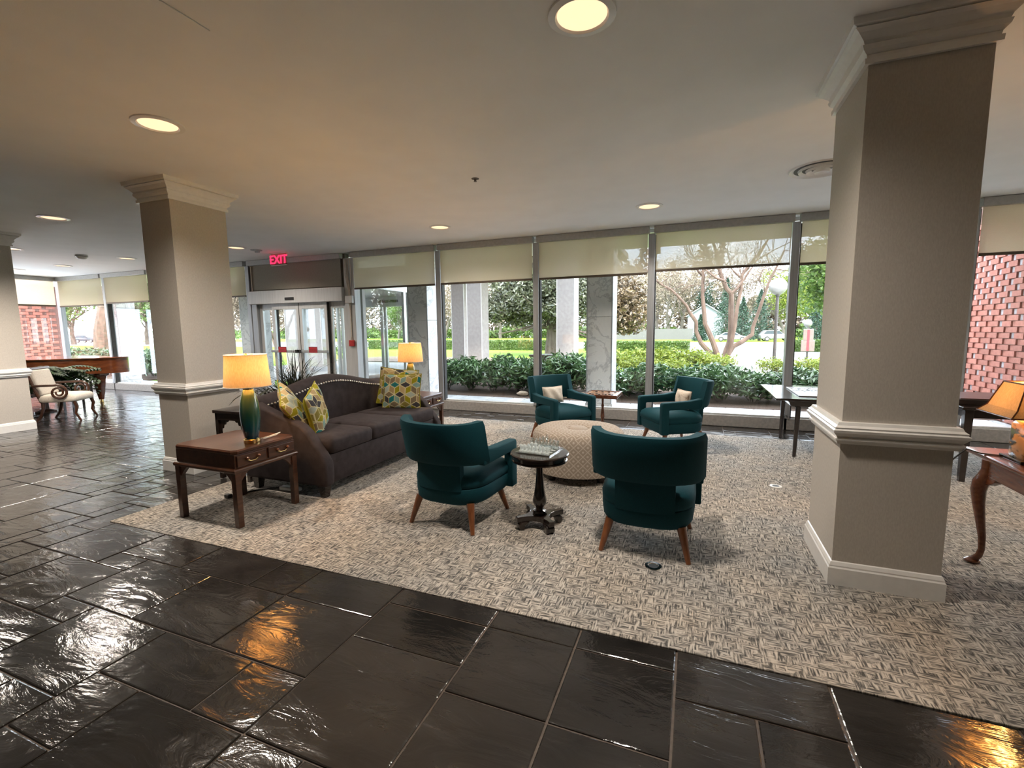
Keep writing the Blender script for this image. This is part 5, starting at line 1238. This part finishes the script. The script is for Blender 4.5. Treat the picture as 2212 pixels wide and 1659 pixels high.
# ---- far trees
def conifer(label, x, y, h, w, seed, group='dark conifers beyond the road'):
    p, s_ = far(x, y); rng = np.random.default_rng(seed); t = thing('conifer', label, 'tree', p, 0, group); H_ = h * s_; Wd = w * s_
    MB().tube([(0, 0, -.2), (0, 0, H_ * .95)], [.22, .03], 8).build('trunk', 'bark', t, smooth=True)
    n = 3800; z = H_ * (.06 + .94 * rng.random(n) ** 1.35); a = rng.uniform(0, 2 * PI, n); tier = .72 + .28 * np.sin(z * 5.2 / max(1, H_ * .12) + 2.3 * np.cos(a * 5))
    r = Wd * (1 - z / H_) ** .8 * tier * rng.random(n) ** .35
    C = np.stack([r * np.cos(a), r * np.sin(a), z - .12 * r], 1)
    tag(obj('foliage', leaf_mesh('foliage', C, rng.uniform(.6, 1.3, n) * .10 * s_ * 1.9, rng, .35, -.1), 'leaf_conifer', t), kind='stuff')
conifer('tall dark conifer just right of the white house', 2.63, 49, 5.9, 1.5, 121)
conifer('dark conifer behind the right stem of the bare tree', 5.4, 48, 4.6, 1.7, 122)
conifer('broad dark conifer seen between the stems of the bare tree', 3.9, 47, 3.9, 1.4, 123)
conifer('small young conifer before the white house', .38, 46, 2.4, .85, 124)
conifer('dark conifer at the end of the road behind the sign', 9.6, 47, 3.2, 1.6, 125)
conifer('dark conifer low behind the leafy tree', 11.5, 45, 3.0, 1.6, 126)
GT = 'woodland trees beyond the road'
specs = [(-1.5, 66, 'leaf_tan', 'bare budding tree behind the wooden fence'), (-4.2, 62, 'leaf_tan', 'tan twiggy tree left behind the fence'), (-7.5, 64, 'leaf_tan', 'twiggy bare tree seen right of the magnolia'),
         (4.5, 68, 'leaf_tan', 'bare pinkish tree behind the conifers'), (-12, 64, 'leaf_spring', 'spring green tree behind the magnolia'), (-20, 60, 'leaf_tan', 'bare tree far behind the porch columns'),
         (8.3, 54, 'leaf_lime', 'yellow-green tree behind the globe lamp'), (11.2, 56, 'leaf_lime', 'yellow-green tree at the right behind the leafy tree'), (-26, 62, 'leaf_tan', 'bare orange tinged tree seen through the door'), (-33, 60, 'leaf_tan', 'second bare tree seen through the door'),
         (-42, 58, 'leaf_spring', 'green tree seen beside the left column'), (15, 60, 'leaf_spring', 'green tree at the far right'), (-2.8, 57, 'leaf_tan', 'budding tree directly left of the white house'), (6.6, 58, 'leaf_tan', 'bare tree between the yellow-green tree and conifers'), (-10, 57, 'leaf_tan', 'bare tree directly behind the magnolia crown'), (-29.5, 58, 'leaf_tan', 'third bare tree seen through the door'), (-37.5, 58, 'leaf_tan', 'fourth bare tree seen through the door'), (1.6, 70, 'leaf_conifer', 'dark evergreen behind the white house'), (-16, 70, 'leaf_conifer', 'dark evergreen behind the porch')]
for k, (x, y, lm, lab) in enumerate(specs):
    p, s_ = far(x, min(y, 58)); s_ = 2.0 if lm == 'leaf_tan' else 1.8
    p = Vector((p.x, p.y + (k % 3) * 4, tz(p.y)))
    big_tree('woodland_tree', lab, p, s_ * (1.55 if lm == 'leaf_tan' else 1.15), ((0, 0, 4.2), (2.7, 2.5, 3.2)), lm, 140 + k, GT, (2.1, .17), 3600 if lm == 'leaf_tan' else 5200, .15 if lm == 'leaf_tan' else .24, 'twig', 4 if lm == 'leaf_tan' else 3, .4)
# far understorey that closes the horizon
rng = np.random.default_rng(200)
for n, zt, lm, lab, yy, sz in ((26000, 3.2, 'leaf_spring', 'distant green undergrowth along the horizon', 146, 1.0), (64000, 23, 'leaf_tan', 'distant tan woodland closing the horizon', 152, 1.25)):
    X_ = rng.uniform(-240, 105, n); Zt = zt * (1 + .22 * np.sin(X_ * .31) + .16 * np.sin(X_ * .83 + 1)); Zt = Zt * np.where((X_ > 7) & (X_ < 26), .55, 1.0); Zz = rng.random(n) ** .8 * Zt
    C = np.stack([X_, yy + rng.normal(size=n) * 3, Zz + tz(yy)], 1)
    tag(obj('undergrowth' if zt < 5 else 'woodland', leaf_mesh('undergrowth', C, rng.uniform(.6, 1.4, n) * sz, rng, .6), lm), lab, 'undergrowth' if zt < 5 else 'woodland', None, 'stuff')
# fence
p0, s0 = far(-8.3, 52.5); p1, s1 = far(-.35, 52.5)
fe = thing('wooden_fence', 'weathered grey wooden privacy fence beyond the road', 'fence', (0, 0, 0))
hgt = 1.12 * s0; x = p0.x; k = 0; mb = MB()
while x < p1.x:
    B_h = hgt + .05 * math.sin(k * 1.7); mb.box(x, x + .155, p0.y, p0.y + .03 + .01 * (k % 2), p0.z, p0.z + B_h); x += .16; k += 1
tag(mb.build('boards', 'fence', fe), kind='stuff')
B(p0.x, p1.x, p0.y + .04, p0.y + .1, p0.z + .4, p0.z + .5).build('rail', 'fence', fe)
for x in np.arange(p0.x, p1.x, 2.4): B(x, x + .12, p0.y + .04, p0.y + .16, p0.z, p0.z + hgt + .1).build('post', 'fence', fe)
# house
p, s_ = far(.9, 54)
ho = thing('white_house', 'white clapboard house gable behind the conifers', 'house', p); ho.scale = (s_, s_, s_)
MB().prism([(-1.75, -.2), (1.75, -.2), (1.75, 2.5), (0, 3.6), (-1.75, 2.5)], 0, 5, 'y').build('walls', 'siding', ho)
for k in range(16): B(-1.76, 1.76, -.02, 0, .1 + k * .15, .11 + k * .15 + .11).build('clapboard', 'siding', ho)
for sx in (-1, 1): MB().prism([(sx * 1.95, 2.33), (sx * 1.95, 2.45), (0, 3.75), (0, 3.62)], -.2, 5.2, 'y').build('roof_slope', 'roof', ho)
wn = B(-.3, .3, -.04, -.02, 1.2, 2.0).build('window', 'trim', ho); B(-.25, .25, -.05, -.04, 1.25, 1.95).build('pane', 'car_glass', wn)
# cars
def car(label, x, y, m, rz, s=1.0, suv=True):
    p, k_ = far(x, y); t = thing('parked_car', label, 'car', p, rad(rz)); t.scale = (s, s, s)
    side = [(-2.2, .35), (2.2, .35), (2.25, .75), (2.1, .95), (1.1, 1.02), (.75, 1.05), (.2, 1.55), (-1.6, 1.58), (-2.1, 1.05), (-2.25, .9)] if suv else [(-2.2, .3), (2.2, .3), (2.25, .65), (1.2, .85), (.5, 1.3), (-.9, 1.32), (-1.6, .92), (-2.2, .85)]
    MB().prism(side, -.85, .85, 'y').build('body', m, t, bevel=.06, smooth=True)
    gl = [(.68, 1.06), (.2, 1.48), (-1.5, 1.5), (-1.9, 1.06)] if suv else [(.95, .90), (.45, 1.24), (-.85, 1.26), (-1.3, .92)]
    MB().prism(gl, -.87, .87, 'y').build('side_windows', 'car_glass', t)
    for wx in (-1.4, 1.4):
        for wy in (-.8, .8):
            w = MB(); w.lathe([(.33, -.1), (.34, -.06), (.34, .06), (.33, .1)], 18); w.v = [(v[0] + wx, v[2] + wy, v[1] + .34) for v in w.v]; o = w.build('wheel', 'tyre', t, smooth=True, ang=30)
            w = MB(); w.lathe([(.2, -.105), (.2, .105)], 14); w.v = [(v[0] + wx, v[2] + wy, v[1] + .34) for v in w.v]; w.build('hub', 'nickel', o)
    return t
car('white suv parked behind the bare tree and lamp post', 6.6, 47, 'car_white', 8)
car('white car parked beside the dark conifer', 3.0, 46, 'car_white', -5, 1, False)
car('dark car on the street seen beside the piano window tree trunk', -80.5, 40, 'car_dark', 20)
# left side trees
big_tree('shade_tree', 'thick trunked tree outside the piano window', (-33.9, 17.5, tz(17.5)), 1.6, ((0, 0, 4.4), (2.6, 2.6, 1.6)), 'leaf_spring', 171, None, (3.4, .28), 6000, .2, 'bark_tan', 3)
big_tree('shade_tree', 'green tree behind the marble pillar seen past the piano', (-48, 27, tz(27)), 1.7, ((0, 0, 3.2), (2.2, 2.2, 1.8)), 'leaf_spring', 172, None, (1.8, .2), 6000, .2)
big_tree('shade_tree', 'bare tree seen in the gap left of the entrance door', (-17.5, 15.8, tz(15.8)), 1.0, ((0, 0, 3), (2, 2, 1.6)), 'leaf_tan', 173, None, (1.3, .10), 300, .08, 'bark_tan', 4)
for k, (x, y, lm, lab) in enumerate(((-88, 42, 'leaf_spring', 'green street tree far beyond the piano window'), (-74, 44, 'leaf_tan', 'bare street tree far beyond the piano window'), (-102, 47, 'leaf_tan', 'bare street tree near the left brick wall edge'), (-64, 40, 'leaf_spring', 'green street tree beside the left marble pillar'), (-58, 48, 'leaf_tan', 'bare street tree right of the left marble pillar'), (-120, 44, 'leaf_spring', 'green street tree beside the left brick wall'))):
    big_tree('street_tree', lab, (x, y, tz(y)), 2.3, ((0, 0, 3.4), (2.6, 2.4, 2.4)), lm, 210 + k, 'street trees far on the left', (1.5, .16), 4200, .22, 'bark', 3)
# planter with plant outside the doors
pu = thing('entrance_planter', 'pale round planter with green plant outside the sliding doors', 'planter', (-9.0, 10.5, 0))
MB().lathe([(.18, 0), (.26, .1), (.32, .42), (.34, .55), (.31, .56), (.28, .5), (.002, .48)], 24).build('urn', 'urn', pu, smooth=True)
rng = np.random.default_rng(190); C = cloud(rng, [((0, 0, .85), (.38, .38, .4), 700)])
tag(obj('foliage', leaf_mesh('foliage', C, rng.uniform(.7, 1.3, len(C)) * .13, rng, .25, .5), 'leaf_laurel', pu), kind='stuff')
